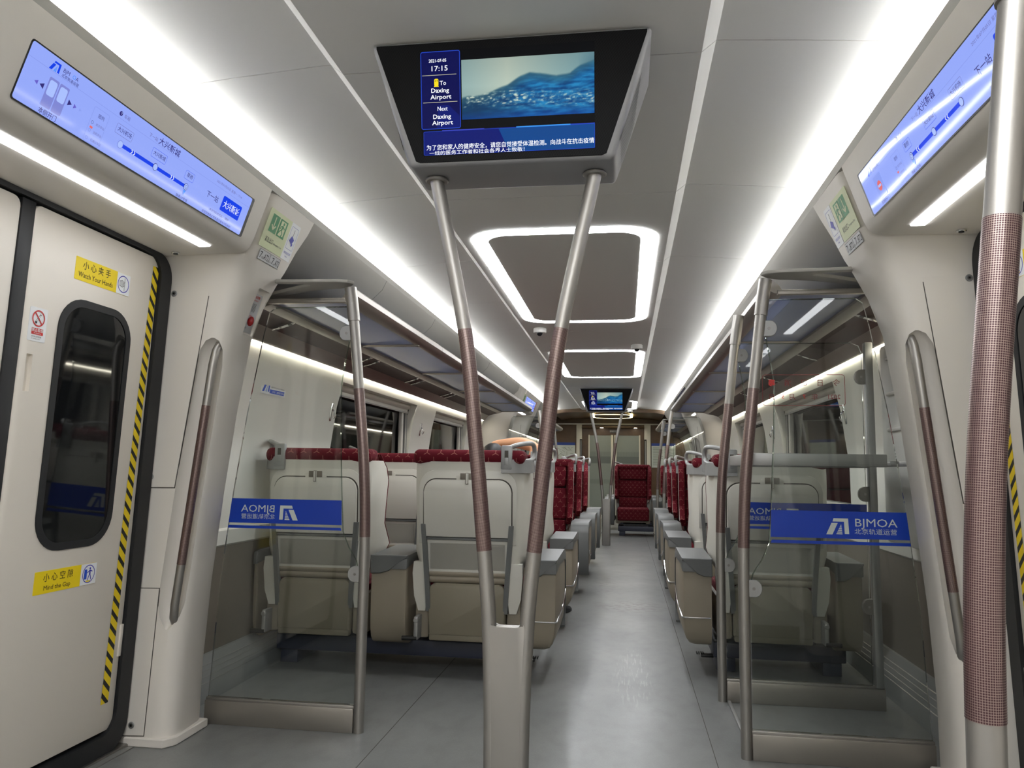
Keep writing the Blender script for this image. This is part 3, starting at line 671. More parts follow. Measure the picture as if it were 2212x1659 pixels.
class TX:
    """each line of lettering becomes a mesh of its own"""
    def __init__(s, M, parent): s.M = M; s.p = parent
    def text(s, *a, **k):
        b = MB(s.M); b.text(*a, **k); b.build('lettering', s.p)
def ptri(b, u, v, w, h, m, z, d=1): b.poly([(u, v-h/2), (u+d*w, v), (u, v+h/2)], m, z)
def chevs(b, u, v, m, z, d=1):
    for k in range(2):
        x = u+k*.012
        for sg in (-1, 1): b.line((x, v+sg*.0062), (x+d*.006, v), .0028, m, z)
def display(s, dx, dy, label, small=False):
    M = frameM((s*HP(1.986)+dx, (1.591 if s < 0 else 2.724)+dy, 1.986), (0, 1, 0) if s < 0 else (0, -1, 0), (-s*.318, 0, .948)) @ Matrix.Scale(1.007, 4)
    L, H = 1.125, .150
    b = MB(M); b.prism(rrpts(-.004, -.004, L+.012, H+.004, .008), lambda a, c, d: (a, c, d), .0002, .0012, 'black', .0003, 1); t = b.build('route_display')
    tag(t, label, 'display screen')
    x0 = 0 if s < 0 else .008
    b = MB(M); b.rr(x0, 0, x0+L-.006, H, .007, 'scr_bg', .0016)
    for v in (.112,): b.rect(x0+.0, v, x0+L-.006, v+.0006, 'scr_line', .0019)
    b.build('screen', t)
    g = MB(M); z = .0022; z2 = .0026; z3 = .0030; z4 = .0034
    x = TX(M, t); zt = .0038; I = 'scr_ink'
    fl = 1 if s < 0 else 0
    if s < 0:
        lx, door, leg, st, dr = .066, .080, .252, (.381, .551, .722), 1
        names = ('大兴机场', '大兴新城', '草桥')
    else:
        lx, door, leg, st, dr = .080, .105, .285, (.406, .572, .743), -1
        names = ('草桥', '大兴新城', '大兴机场')
    logo(g, lx, .114, .025, 'scr_blue', 'scr_pin', z2)
    g.build('logo', t); g = MB(M)
    x.text('BJM', .015, lx+.042, .126, I, zt); x.text('O', .015, lx+.042+.033, .126, 'scr_pin', zt); x.text('A', .015, lx+.042+.045, .126, I, zt)
    x.text('北京轨道运营', .0098, lx+.042, .1145, I, zt, width=.061, bold=.005)
    if s < 0:
        for u, hh, m in ((.052, .011, 'scr_tri'), (.072, .014, I)): ptri(g, u, .066, .014 if u > .06 else .011, hh*1.1, m, z2, -1)
        for u, hh, m in ((.158, .015, I), (.179, .012, 'scr_tri'), (.2, .008, 'scr_pale')): ptri(g, u, .066, .014 if u < .17 else .010, hh*1.1, m, z2, 1)
        for u in (.080, .1165):
            g.rr(u, .021, u+.0335, .098, .004, 'scr_mid', z2); g.rr(u+.004, .052, u+.0295, .092, .006, 'scr_light', z3)
        x.text('本侧开门', .0165, .080, .003, I, zt, width=.061, bold=.006)
    else:
        g.rr(door, .022, door+.065, .098, .006, 'scr_pale', z2); g.disc(door+.033, .06, .017, 'scr_red', z3); g.rect(door+.02, .056, door+.046, .064, 'scr_light', z4)
        x.text('对侧开门', .0165, door, .003, I, zt, width=.064, bold=.006)
    g.build('door_pictogram', t); g = MB(M)
    # legend
    g.frame(leg-.006, .001, leg+.056, .100, .0006, 'scr_line', z2, .005)
    x.text('图例', .0125, leg+.015, .077, I, zt)
    for k, (tx, yy) in enumerate((('前方车站', .054), ('当前车站', .031), ('已通过车站', .009))):
        g.ann(leg+.005, yy+.003, .0046, .0009, ('scr_ink', 'scr_line', 'scr_line')[k], z2); x.text(tx, .0085, leg+.018, yy, 'scr_grey', zt)
    g.rect(leg+.001, .040, leg+.012, .046, 'scr_red', z3)
    g.build('legend', t); g = MB(M)
    # carriage number
    g.disc(.343 if s < 0 else .357, .1255, .0068, I, z2); x.text('7', .0105, (.343 if s < 0 else .357), .1217, 'scr_light', zt+.0004, 'CENTER', bold=.01)
    x.text('车厢', .013, (.356 if s < 0 else .370), .120, 'scr_grey', zt)
    g.build('carriage_number', t); g = MB(M)
    # route line
    g.rect(st[0], .041, st[2], .052, 'scr_blue', z2)
    for u in st: g.disc(u, .0465, .0118, I if u != st[0] or s > 0 else 'scr_line', z3); g.disc(u, .0465, .0102, 'scr_light', z4)
    rr_ = st[2] if s < 0 else st[0]
    g.ann(rr_, .0465, .0062, .0013, I, .0037)
    g.poly([(rr_-.0075, .034), (rr_, .016), (rr_+.0075, .034)], 'scr_pin', z3)
    for u in ((st[0]+st[1])/2-.035, (st[1]+st[2])/2-.004): chevs(g, u, .0465, 'scr_white', .0036, dr)
    for u, nme in zip(st, names):
        hw = .0375 if len(nme) == 4 else .026
        g.frame(u-hw, .069, u+hw, .098, .0009, 'scr_grey' if nme == '大兴机场' else 'scr_blue', z2, .004)
        x.text(nme, .0155 if len(nme) == 4 else .0165, u, .0785, I, zt, 'CENTER', width=.061 if len(nme) == 4 else .034, bold=.004)
    g.build('route_line', t); g = MB(M)
    x.text('换乘10号线', .0115, rr_-.036, .002, I, zt, width=.066)
    nx = .475 if s < 0 else .487
    x.text('下一站', .0135, nx, .1185, 'scr_grey', zt, width=.043); x.text('大兴新城', .025, nx+.049, .117, I, zt, width=.112, bold=.006)
    if s < 0: D, N, B4, L1, L2 = .867, .836, .940, (.883, .0215), (.845, .003)
    else: D, N, B4, L1, L2 = .872, .842, .952, (.904, .0285), (.871, .009)
    x.text('2021年07月05日 星期一 17:14', .0112, D, .1235, 'scr_grey', zt, width=.178)
    x.text('下一站', .024, N, .060, I, zt, width=.077, bold=.006)
    g.rr(B4, .043 if s < 0 else .047, B4+.133, .098 if s < 0 else .101, .006, 'scr_blue', z2)
    x.text('大兴新城', .030, B4+.0665, .060 if s < 0 else .064, 'scr_white', zt, 'CENTER', width=.112, bold=.008)
    x.text('本次列车终点站：  草桥', .0105, L1[0], L1[1], I, zt, width=.132); x.text('欢迎您搭乘北京轨道交通大兴机场线！', .0108, L2[0], L2[1], I, zt, width=.197)
    g.build('destination_field', t)
    return t

# ------------------------------------------------------------------ glass partitions
POST = [(0, .781), (.45, .7805), (.8, .782), (1.1, .797), (1.43, .832), (1.75, .868), (1.885, .888)]
GL = [(1.455, .11), (.803, .11), (.806, .66), (.816, .70), (.852, .755), (.880, .82), (.893, 1.0), (.908, 1.27), (.912, 1.455), (.898, 1.56), (.884, 1.64), (.890, 1.80), (1.235, 1.80), (1.262, 1.78), (1.285, 1.68), (1.345, 1.32), (1.39, .98), (1.43, .6), (1.445, .28)]
def partition(s, y, label, dx=0., decal=None, lettering_side=-1, bracket=1, wide=0., glass=True, clampsx=True):
    X = lambda x: s*x+dx
    t = empty('glass_partition', (X(1.1), y, 0)); tag(t, label, 'glass partition')
    PP = bezier([(X(x), y, z) for z, x in POST], 8)
    def seg(z0, z1):
        def at(z):
            for p, q in zip(PP, PP[1:]):
                if p.z <= z <= q.z: return p+(q-p)*((z-p.z)/(q.z-p.z))
            return PP[-1]
        return [at(z0)]+[p for p in PP if z0+.004 < p.z < z1-.004]+[at(z1)]
    b = MB(); b.tube(PP, .0222, 'steel', 18); post = b.build('post', t)
    b = MB(); z0, z1 = .80, 1.435; b.tube(seg(z0, z1), .0229, 'grip_film', 18); b.build('grip_film', post)
    b = MB(); b.tube(seg(1.735, 1.884), .0262, 'steel', 18); b.build('sleeve', post)
    ext = wide
    gl = GL if not wide else GL[:11]+[(.890, 1.74), (1.42, 1.74), (1.455, 1.725), (1.468, 1.69), (1.468, 1.2), (1.468, .6), (1.468, .11)]
    if wide: gl[0] = (1.40, .11)
    if glass:
        b = MB(); b.prism(gl, lambda a, c, d: (X(a), y+d, c), -.005, .005, 'glass'); n_ = len(gl)
        gp = b.build('glass_panel', t, smooth=.3)
        for p in gp.data.polygons:
            if abs(p.normal.y) < .5: p.material_index = 0
        # polished edge line along the free side of the pane
        b = MB(); b.tube([(X(a), y, c) for a, c in gl[2:13]], .0028, 'glass_edge', 6); b.build('glass_edge', t)
    b = MB(); x0, x1 = sorted((X(.80), X(1.46+ext))); b.box((x0, y-.022, 0), (x1, y+.022, .098), 'grey_rail', .003); b.box((x0, y-.012, .095), (x1, y+.012, .108), 'steel', .002); b.build('base_rail', t)
    for z in (.643, 1.68):
        xx = lerp(POST, z)
        b = MB(); pts = [(.0, -.033)]+[(.028+.028*math.cos(a)*1.0, .033*math.sin(a)) for a in [(-PI/2+PI*k/10) for k in range(11)]]+[(.0, .033)]
        b.prism([(xx+.012+p, z+q) for p, q in pts], lambda a, c, d: (X(a), y+d, c), -.011, .011, 'alu', .002, 1); b.cyl((X(xx+.036), y-.0125, z), .006, .002, 'steel_dark', 12, 'y'); b.build('clamp', t)
    if wide:
        for z in (1.57, 1.0, .47):
            xx = 1.512
            b = MB(); pts = [(.0, -.036)]+[(-.03-.03*math.cos(a), .036*math.sin(a)) for a in [(-PI/2+PI*k/10) for k in range(11)]]+[(.0, .036)]
            b.prism([(xx-.02+p, z+q) for p, q in pts], lambda a, c, d: (X(a), y+d, c), -.012, .012, 'steel_dark', .002, 1); b.cyl((X(xx-.05), y-.0135, z), .006, .002, 'steel', 12, 'y'); b.build('clamp', t)
    if bracket:
        q = bracket
        b = MB(); z0 = 1.896
        out = [(.865, y-.02), (.885, y-.05), (.93, y-.065), (1.24, y-.085), (1.24, y-.055), (1.09, y-.045), (1.06, y-.025), (1.07, y-.005), (1.34, y+.15), (1.34, y+.20), (1.08, y+.082), (.99, y+.055), (.955, y+.06), (.90, y+.03)]
        if q < 0: out = [(a, 2*y-c) for a, c in out]
        b.prism([(X(a), c) for a, c in out], lambda a, c, d: (a, c, d), z0, z0+.015, 'bracket', .004, 2); b.build('corner_bracket', t)
    if decal:
        z0, z1 = .823, .951; x0, x1 = .884, (1.462+ext*1.1)
        rd = lettering_side; # -1: lettering readable from the camera side; +1: from behind
        yd = y-.0056
        b = MB()
        sides = lambda z: 1.468 if wide else lerp([(.28, 1.444), (.6, 1.426), (.98, 1.39), (1.31, 1.35)], z)
        for za, zb in ((z1-.105, z1), (z0, z0+.012)):
            b.prism([(X(.8855), za), (X(sides(za)), za), (X(sides(zb)), zb), (X(.8895), zb)], lambda a, c, d: (a, yd+d, c), -.0004, .0002, 'blue')
        dc = b.build('decal', t); dc['label'] = 'blue film band with cut-out company lettering'
        if rd < 0: Mx = frameM((0, yd-.0006, 0), (1, 0, 0), (0, 0, 1))
        else: Mx = frameM((0, yd-.0006, 0), (-1, 0, 0), (0, 0, 1))
        if rd < 0: lu = decal[0]+dx
        else: lu = -decal[0]-dx
        b = MB(Mx); wz = 0. if rd < 0 else 0.
        logo(b, lu, .861, .063, 'decal_clear', 'decal_clear', 0)
        b.text('BJMOA', .046, lu+.105, .894, 'decal_clear', 0, width=.155, sy=.95); b.text('北京轨道运营', .024, lu+.105, .866, 'decal_clear', 0, width=.155); b.build('lettering', dc)
    return t

# ------------------------------------------------------------------ vestibules
for s in (-1, 1):
    pillar(s, 1, 0, 0, 'cream door pillar with steel grab handle %s' % ('beside the left door under the green exit sign' if s < 0 else 'at the right edge behind the thick pole'), True, s < 0)
    pillar(s, -1, 0, 0, 'cream door pillar at the near side of the %s doorway' % SIDE[s], False)
    header(s, 0, 0, 'cream header panel with lamp strip over the %s near door' % SIDE[s])
    pillar(s, -1, .045, 9.3, 'far cream door pillar seen over the %s seats, nearer side of the second doorway' % SIDE[s], True)
    pillar(s, 1, .045, 9.3, 'farthest cream door pillar on the %s, beyond the second doorway' % SIDE[s], True)
    header(s, .045, 9.3, 'cream header panel over the %s door of the second vestibule' % SIDE[s])
    doorway(s, .045, 9.3, True)
ML, UL = doorway(-1, 0, 0)
MR, UR = doorway(1, 0, 0)
display(-1, 0, 0, 'long blue route display on the left header over the near door')
display(1, 0, 0, 'long blue route display on the right header with light reflections')
display(-1, .045, 9.3, 'blue route display above the far left doorway')
display(1, .045, 9.3, 'blue route display above the far right doorway')

partition(-1, 3.2, 'glass partition with blue band between the left pillar and the left seats', decal=(-1.084,), lettering_side=1)
partition(1, 3.2, 'near right glass partition whose blue band lettering reads the right way round', decal=(1.095,), lettering_side=-1)
partition(1, 3.95, 'second right glass partition behind the luggage rack, in front of the first single seat', decal=(1.18,), lettering_side=1, bracket=0, wide=.06)
partition(1, 1.06, 'nearest glass partition with a thick looking post, dotted maroon grip, at the right picture edge', dx=-.026, bracket=0, glass=True)
partition(1, 10.36, 'far right glass partition before the second doorway', dx=.045, bracket=0)
partition(-1, 10.36, 'far left glass partition before the second doorway', dx=.045, bracket=0)
partition(1, 12.45, 'farthest right glass partition beyond the second doorway', dx=.045)
partition(-1, 12.45, 'farthest left glass partition beyond the second doorway', dx=.045)

# notice on the near right glass (readable from the seats, so mirrored from here)
b = MB(frameM((1.183, 3.1938, 1.365), (-1, 0, 0), (0, 0, 1)))
b.frame(0, 0, .318, .126, .0022, 'dark_red_text', 0, .012)
t = b.build('disinfection_notice'); tag(t, 'transparent red framed notice with mirrored date on the near right glass', 'sticker')
b = MB(frameM((1.183, 3.1937, 1.365), (-1, 0, 0), (0, 0, 1)))
for k, ch in enumerate('今日已消毒'): b.text(ch, .029, .018+k*.062, .082, 'red' if ch == '毒' else 'dark_red_text', 0, bold=.02 if ch == '毒' else 0)
b.text('2021', .026, .018, .027, 'dark_red_text', 0); b.text('年', .027, .103, .026, 'dark_red_text', 0); b.text('7', .024, .150, .028, 'red', 0); b.text('月', .027, .190, .026, 'dark_red_text', 0); b.text('5', .024, .232, .028, 'red', 0); b.text('日', .027, .268, .026, 'dark_red_text', 0)
b.build('lettering', t)

# luggage rack between the two right partitions
t = empty('luggage_rack', (1.15, 3.58, 0)); tag(t, 'grey metal luggage rack shelf between the two right glass partitions', 'luggage rack')
for bx in ((.83, 3.235, 1.125), (1.345, 3.262, 1.176)), ((.83, 3.90, 1.125), (1.478, 3.927, 1.176)), ((.825, 3.263, 1.126), (.852, 3.899, 1.175)):
    b = MB(); b.box(*bx, 'alu', .004); b.build('beam', t)
for k in range(9): b = MB(); b.box((.90+k*.066, 3.26, 1.130), (.935+k*.066, 3.905, 1.150), 'alu', .003); b.build('slat', t)
b = MB(); b.box((.80, 3.226, 0), (.815, 3.926, .012), 'alu', .002); b.build('floor_trim', t)
b = MB(); b.box((1.56, 3.18, .775), (1.70, 3.985, 1.725), 'white_wall', .02); t = struct(b.build('wall_right_liner'), 'white wall liner beside the luggage rack', 'wall')
b = MB(); b.box((1.480, 3.93, .10), (1.516, 3.972, 1.74), 'alu', .004); b.build('edge_profile', t)
for z in (1.645, 1.475, 1.305):
    b = MB(); b.box((1.545, 3.60, z-.009), (1.57, 3.86, z+.009), 'white_frame', .006); b.build('bumper_bar', t)['label'] = 'white horizontal rubbing bar'

# ------------------------------------------------------------------ hanging screens and their V poles
mat('tv_case', (150, 150, 152), .5, metal=.4)
def wavemesh(M, u0, v0, u1, v1, w, NX=150, NY=66):
    me_v, cols, faces = [], [], []
    HT = [(0, .36), (.2, .43), (.35, .55), (.45, .68), (.52, .74), (.6, .72), (.72, .66), (.82, .69), (.9, .80), (1, .87)]
    def h(x): return lerp(HT, x)+.025*noise.noise(Vector((x*9, 1.3, 0)))
    for j in range(NY+1):
        for i in range(NX+1):
            x, y = i/NX, j/NY
            me_v.append(M @ Vector((u0+(u1-u0)*x, v0+(v1-v0)*y, w)))
            hh = h(x)
            sky = Vector((112, 150, 158)).lerp(Vector((176, 190, 176)), min(1, max(0, 1-abs(x-.35)*1.6)))*(0.80+.25*(1-abs(y-.55)))
            if x > .88: sky = sky.lerp(Vector((60, 100, 120)), (x-.88)*5*max(0, 1-abs(y-.82)*4))
            d = hh-y
            n1 = noise.fractal(Vector((x*9-y*5, y*22, 2.)), 1., 2., 5); n2 = noise.fractal(Vector((x*30, y*40, 5.)), 1., 2., 4)
            sea = Vector((8, 66, 124)).lerp(Vector((36, 132, 188)), max(0, min(1, .5+n1*.9)))
            sea = sea.lerp(Vector((12, 50, 84)), max(0, min(1, 1.25-x*2.2))*.85)
            sea = sea.lerp(Vector((58, 98, 112)), max(0, 1-d*5.5)*.85)
            foam = max(0, n2+.02)*2.6*max(0, min(1, 1-abs(y-.36+.1*x)*5.5))*(.35+.9*max(0, n1+.25))*(1.15-.3*x)
            sea = sea.lerp(Vector((214, 226, 206)), min(.95, foam))
            if y < .14: sea = sea.lerp(Vector((6, 62, 150)), .6*(1-y/.14))
            t = max(0, min(1, d/.035+.3)); c = sky.lerp(sea, t)
            cols.append([max(0, min(255, q)) for q in c])
    for j in range(NY):
        for i in range(NX):
            a = j*(NX+1)+i; faces.append((a, a+1, a+NX+2, a+NX+1))
    c0 = sum((Vector(p) for p in me_v), Vector())/len(me_v)
    me = bpy.data.meshes.new('picture'); me.from_pydata([Vector(p)-c0 for p in me_v], [], faces)
    ca = me.color_attributes.new('Col', 'FLOAT_COLOR', 'POINT')
    for k, c in enumerate(cols): ca.data[k].color = (*lin(c), 1)
    me.materials.append(MATS['wave'])
    return me, c0
def hanging_screen(cx, cy, label):
    t = empty('hanging_screen', (cx, cy, 1.945)); tag(t, label, 'screen')
    zb, zt = 1.945, ZC-.004
    b = MB(); lo = [(-.290, -.10), (.290, -.10), (.290, .10), (-.290, .10)]; hi = [(-.393, -.16), (.393, -.16), (.393, .16), (-.393, .16)]
    vs0 = len(b.bm.verts)
    rows = b.loft([[(cx+a, cy+c, zb) for a, c in lo], [(cx+a, cy+c, zt) for a, c in hi]], 'tv_case')
    b.bevel([v for r in rows for v in r], .014, 3); b.build('housing', t)
    for sg in (-1, 1):
        b = MB()
        for k in range(10):
            f0 = .20+.055*k
            z0, z1 = zb+.05, zb+.05+.19*(1-.035*k)
            xz = lambda z: cx+sg*(.290+(.393-.290)*(z-zb)/(zt-zb)+.0006)
            yy = cy-.10+.02*k
            ylo, yhi = yy-.004, yy+.004
            b.face([(xz(z0), ylo, z0), (xz(z0), yhi, z0), (xz(z1), yhi, z1), (xz(z1), ylo, z1)], 'black')
        b.build('vent', t)
    M = frameM((cx, cy-.10, zb), (1, 0, 0), (0, -.06, .345))
    b = MB(M); b.prism([(-.268, .014), (-.255, .009), (.255, .009), (.268, .014), (.377, .330), (.377, .338), (-.377, .338), (-.377, .330)], lambda a, c, d: (a, c, d), -.004, .0015, 'weave', .001, 1); bz = b.build('bezel', t)
    b = MB(M); b.rect(-.2495, .028, .2365, .3145, 'tv_black', .0025); sc = b.build('screen', t)
    g = MB(M); z, z2, z3 = .0031, .0036, .0041
    g.rr(-.249, .100, -.136, .3135, .006, 'tv_navy', z); g.frame(-.249, .100, -.136, .3135, .0022, 'tv_edge', z2, .006)
    g.poly([(-.205, .100), (-.140, .100), (-.140, .135), (-.170, .165), (-.200, .165)], 'tv_bar1', .0033)
    g.rect(-.245, .2478, -.147, .2492, 'tv_gold', z2); g.rect(-.243, .1732, -.145, .1746, 'tv_gold', z2)
    g.build('side_panel', sc); g = MB(M)
    g.rect(-.243, .0290, .000, .0945, 'tv_bar1', z); g.poly([(.0, .029), (.2365, .029), (.2365, .0945), (-.03, .0945)], 'tv_bar2', .0033)
    g.rect(-.19, .0935, -.07, .0965, 'tv_ind', z2); g.rect(-.07, .0945, .02, .0958, 'tv_bar1', z2); g.rect(.02, .0935, .17, .0968, 'tv_cyan', z2); g.rect(.17, .0945, .2365, .0965, 'tv_edge', z2)
    g.frame(-.2435, .0285, .2365, .0945, .0012, 'tv_edge', .0034, .004)
    g.build('ticker_bar', sc); g = MB(M)
    # little train icon
    g.rr(-.2105, .2185, -.1985, .2385, .004, 'tv_yel', z2); g.poly([(-.2115, .2165), (-.1975, .2165), (-.199, .2195), (-.210, .2195)], 'tv_yel', z2)
    for q in (-.2072, -.2018): g.disc(q, .2325, .0014, 'tv_black', z3, 10)
    g.build('train_icon', sc)
    x = TX(M, sc); W = 'tv_white'
    x.text('2021-07-05', .0125, -.200, .2835, W, z3, 'CENTER', bold=.012, width=.050); x.text('17:15', .0200, -.196, .2595, W, z3, 'CENTER', width=.046, bold=.004)
    x.text('To', .0165, -.195, .2205, W, z3, bold=.006)
    for yy, cc in ((.2005, -.1945), (.1285, -.190)): x.text('Daxing', .0170, cc, yy, W, z3, 'CENTER', width=.051, bold=.012)
    for yy, cc in ((.1825, -.192), (.1115, -.188)): x.text('Airport', .0170, cc, yy, W, z3, 'CENTER', width=.060, bold=.012)
    x.text('Next', .0170, -.188, .1500, W, z3, 'CENTER', width=.029, bold=.004)
    x.text('为了您和家人的健康安全，请您自觉接受体温检测。向战斗在抗击疫情', .0160, -.236, .0435, W, z3, width=.470, bold=.005)
    x.text('一线的医务工作者和社会各界人士致敬！', .0150, -.228, .0295, W, z3, width=.27, bold=.004, sy=.85)
    return t, M, sc
WM = None
def v_pole(cx, cy, label):
    t = empty('grab_pole', (cx, cy, 0)); tag(t, label, 'pole')
    b = MB(); hw = [(-.042, 0), (.042, 0), (.044, .30), (.050, .60), (.052, .668), (.044, .680), (.036, .672), (.026, .668), (-.026, .668), (-.036, .672), (-.044, .680), (-.052, .668), (-.050, .60), (-.044, .30)]
    b.prism(hw, lambda a, c, d: (cx+a, cy+d, c), -.0200, .0200, 'steel', .003, 2); b.build('lower_plate', t)
    b = MB(); b.box((cx-.032, cy-.014, .662), (cx+.032, cy+.014, .673), 'steel', .004); b.build('plate_lip', t)
    for s in (-1, 1):
        path = bezier([(cx+s*x, cy, z) for x, z in ((.039, .0), (.041, .30), (.0445, .49), (.0535, .69), (.0705, .88), (.1005, 1.18), (.138, 1.49), (.2325, 1.944))], 6)
        b = MB(); b.tube(path, .0205, 'steel', 18); tb = b.build('tube', t)
        gp = [p for p in path if .872 < p.z < 1.495]
        b = MB(); b.tube([Vector((cx+s*.0695, cy, .872))]+gp+[Vector((cx+s*.1385, cy, 1.493))], .0212, 'grip_film', 18); b.build('grip_film', tb)
        b = MB(); b.cyl((cx+s*.2315, cy, 1.935), .034, .0095, 'steel', 24, 'z', .003); b.build('flange', tb)
    return t
for cx, cy, lab, l2 in ((0, 2.13, 'large black hanging information screen at the top of the view, nearest to the camera', 'near V-shaped steel pole with maroon grips under the large screen'),
                        (.045, 11.45, 'small far hanging information screen over the second doorway', 'far V-shaped steel pole under the small far screen')):
    t, M, sc = hanging_screen(cx, cy, lab)
    if WM is None: WM, c0 = wavemesh(M, -.1325, .1225, .2355, .2855, .0031); base = Vector((cx, cy, 0))
    o = bpy.data.objects.new('wave_picture', WM); COL.objects.link(o); o.parent = sc; o.location = c0+Vector((cx, cy, 0))-base-world_loc(sc)
    v_pole(cx, cy, l2)

# dome cameras on the ceiling
for x, y, lab in ((-.40, 6.42, 'white dome camera on the ceiling left of the pole, beyond the first ring light'), (.43, 7.35, 'white dome camera on the ceiling by the right corner of the second ring light'), (.42, 15.40, 'far small white dome camera in front of the brown ceiling')):
    t = empty('dome_camera', (x, y, ZC-.06)); tag(t, lab, 'camera')
    b = MB(); b.cyl((x, y, ZC-.042), .055, .042, 'cam_white', 28, 'z', .006); b.build('housing', t)
    b = MB(); b.ball((x, y-.012, ZC-.042), (.026, .026, .028), 'cam_dark'); b.build('lens_dome', t)

# ------------------------------------------------------------------ stickers
def sticker(M, pts_or_rect, m, name, label, w=.0011, r=.004):
    b = MB(M); u0, v0, u1, v1 = pts_or_rect
    b.prism(rrpts(u0, v0, u1, v1, r, 3), lambda a, c, d: (a, c, d), .0001, w, m); t = b.build(name); tag(t, label, 'sticker'); return t
zt = .0017; z2 = .0021; z3 = .0025
# left door
t = sticker(ML, (2.335, 1.668, 2.628, 1.748), 'yellow', 'warning_sticker', 'yellow warning sticker with a hand pictogram above the left door window', r=.002)
b = MB(ML); b.rect(2.553, 1.6685, 2.6275, 1.7475, 'paper', zt); b.build('white_field', t)
b = MB(ML); b.text('小 心 夹 手', .032, 2.370, 1.713, 'ink', zt, width=.145); b.text('Watch Your Hands', .026, 2.352, 1.681, 'ink', zt, width=.180); b.build('lettering', t)
b = MB(ML); b.ann(2.590, 1.708, .032, .0032, 'sign_blue', z2); b.rect(2.594, 1.682, 2.600, 1.734, 'plate', z2); b.poly([(2.566, 1.700), (2.588, 1.696), (2.598, 1.704), (2.598, 1.714), (2.585, 1.722), (2.567, 1.716)], 'plate', z2)
for k in range(4): b.line((2.586, 1.701+k*.0055), (2.599, 1.701+k*.0055), .0012, 'ink', z3)
b.line((2.566, 1.716), (2.585, 1.722), .0014, 'ink', z3); b.line((2.566, 1.700), (2.588, 1.696), .0014, 'ink', z3); b.build('pictogram', t)
t = sticker(ML, (2.312, .602, 2.612, .677), 'yellow', 'warning_sticker', 'yellow warning sticker with a stepping figure below the left door window', r=.002)
b = MB(ML); b.rect(2.530, .6025, 2.6115, .6765, 'paper', zt); b.build('white_field', t)
b = MB(ML); b.text('小 心 空 隙', .030, 2.350, .643, 'ink', zt, width=.140); b.text('Mind the Gap', .022, 2.355, .613, 'ink', zt, width=.125); b.build('lettering', t)
b = MB(ML); b.ann(2.571, .640, .032, .0030, 'sign_blue', z2); b.rr(2.548, .622, 2.562, .657, .003, 'logo_blue', z2); b.disc(2.577, .659, .0038, 'sign_blue', z2, 12)
b.poly([(2.573, .636), (2.581, .636), (2.580, .654), (2.574, .654)], 'sign_blue', z2)
for a, c in (((2.575, .637), (2.566, .617)), ((2.579, .637), (2.586, .618)), ((2.575, .652), (2.564, .644)), ((2.579, .652), (2.590, .647))): b.line(a, c, .0035, 'sign_blue', z2)
b.rect(2.560, .612, 2.582, .617, 'yellow', z2); b.build('pictogram', t)
t = sticker(ML, (2.160, 1.425, 2.236, 1.535), 'paper', 'no_smoking_sticker', 'white no smoking sticker beside the left door window', r=.005)
b = MB(ML); b.ann(2.198, 1.500, .027, .0045, 'red', z2); b.line((2.181, 1.519), (2.215, 1.481), .0045, 'red', z3); b.line((2.187, 1.486), (2.207, 1.514), .006, 'ink', zt); b.line((2.189, 1.489), (2.205, 1.511), .0035, 'paper', .0019); b.disc(2.189, 1.486, .004, 'ink', z2, 10); b.rect(2.174, 1.447, 2.224, 1.468, 'red', zt); b.build('pictogram', t)
b = MB(ML); b.text('禁止吸烟', .0125, 2.199, 1.4570, 'paper', z2, 'CENTER', bold=.01); b.text('No Smoking', .006, 2.199, 1.450, 'paper', z2, 'CENTER'); b.text('本列车全列禁烟', .006, 2.175, 1.438, 'ink', z2); b.text('No smoking on board', .0042, 2.176, 1.432, 'ink', z2); b.build('lettering', t)
# right door
a_, c_ = sorted((UR(2.63), UR(2.335)))
t = sticker(MR, (a_, 1.668, c_, 1.748), 'yellow', 'warning_sticker', 'warning sticker with blue ring pictogram on the right door, cut by the picture edge', r=.002)
b = MB(MR); b.rect(a_+.0005, 1.6685, a_+.075, 1.7475, 'paper', zt); b.build('white_field', t)
b = MB(MR); cx_ = a_+.038; b.ann(cx_, 1.708, .032, .0032, 'sign_blue', z2); b.disc(cx_, 1.726, .004, 'sign_blue', z2, 12); b.rect(cx_-.004, 1.704, cx_+.004, 1.721, 'sign_blue', z2); b.line((cx_-.002, 1.705), (cx_-.010, 1.685), .004, 'sign_blue', z2); b.line((cx_+.002, 1.705), (cx_+.009, 1.685), .004, 'sign_blue', z2); b.rect(cx_-.012, 1.680, cx_+.01, 1.685, 'yellow', z2); b.build('pictogram', t)
b = MB(MR); b.text('小 心 夹 手', .032, a_+.095, 1.713, 'ink', zt, width=.145); b.text('Watch Your Hands', .026, a_+.09, 1.681, 'ink', zt, width=.180); b.build('lettering', t)
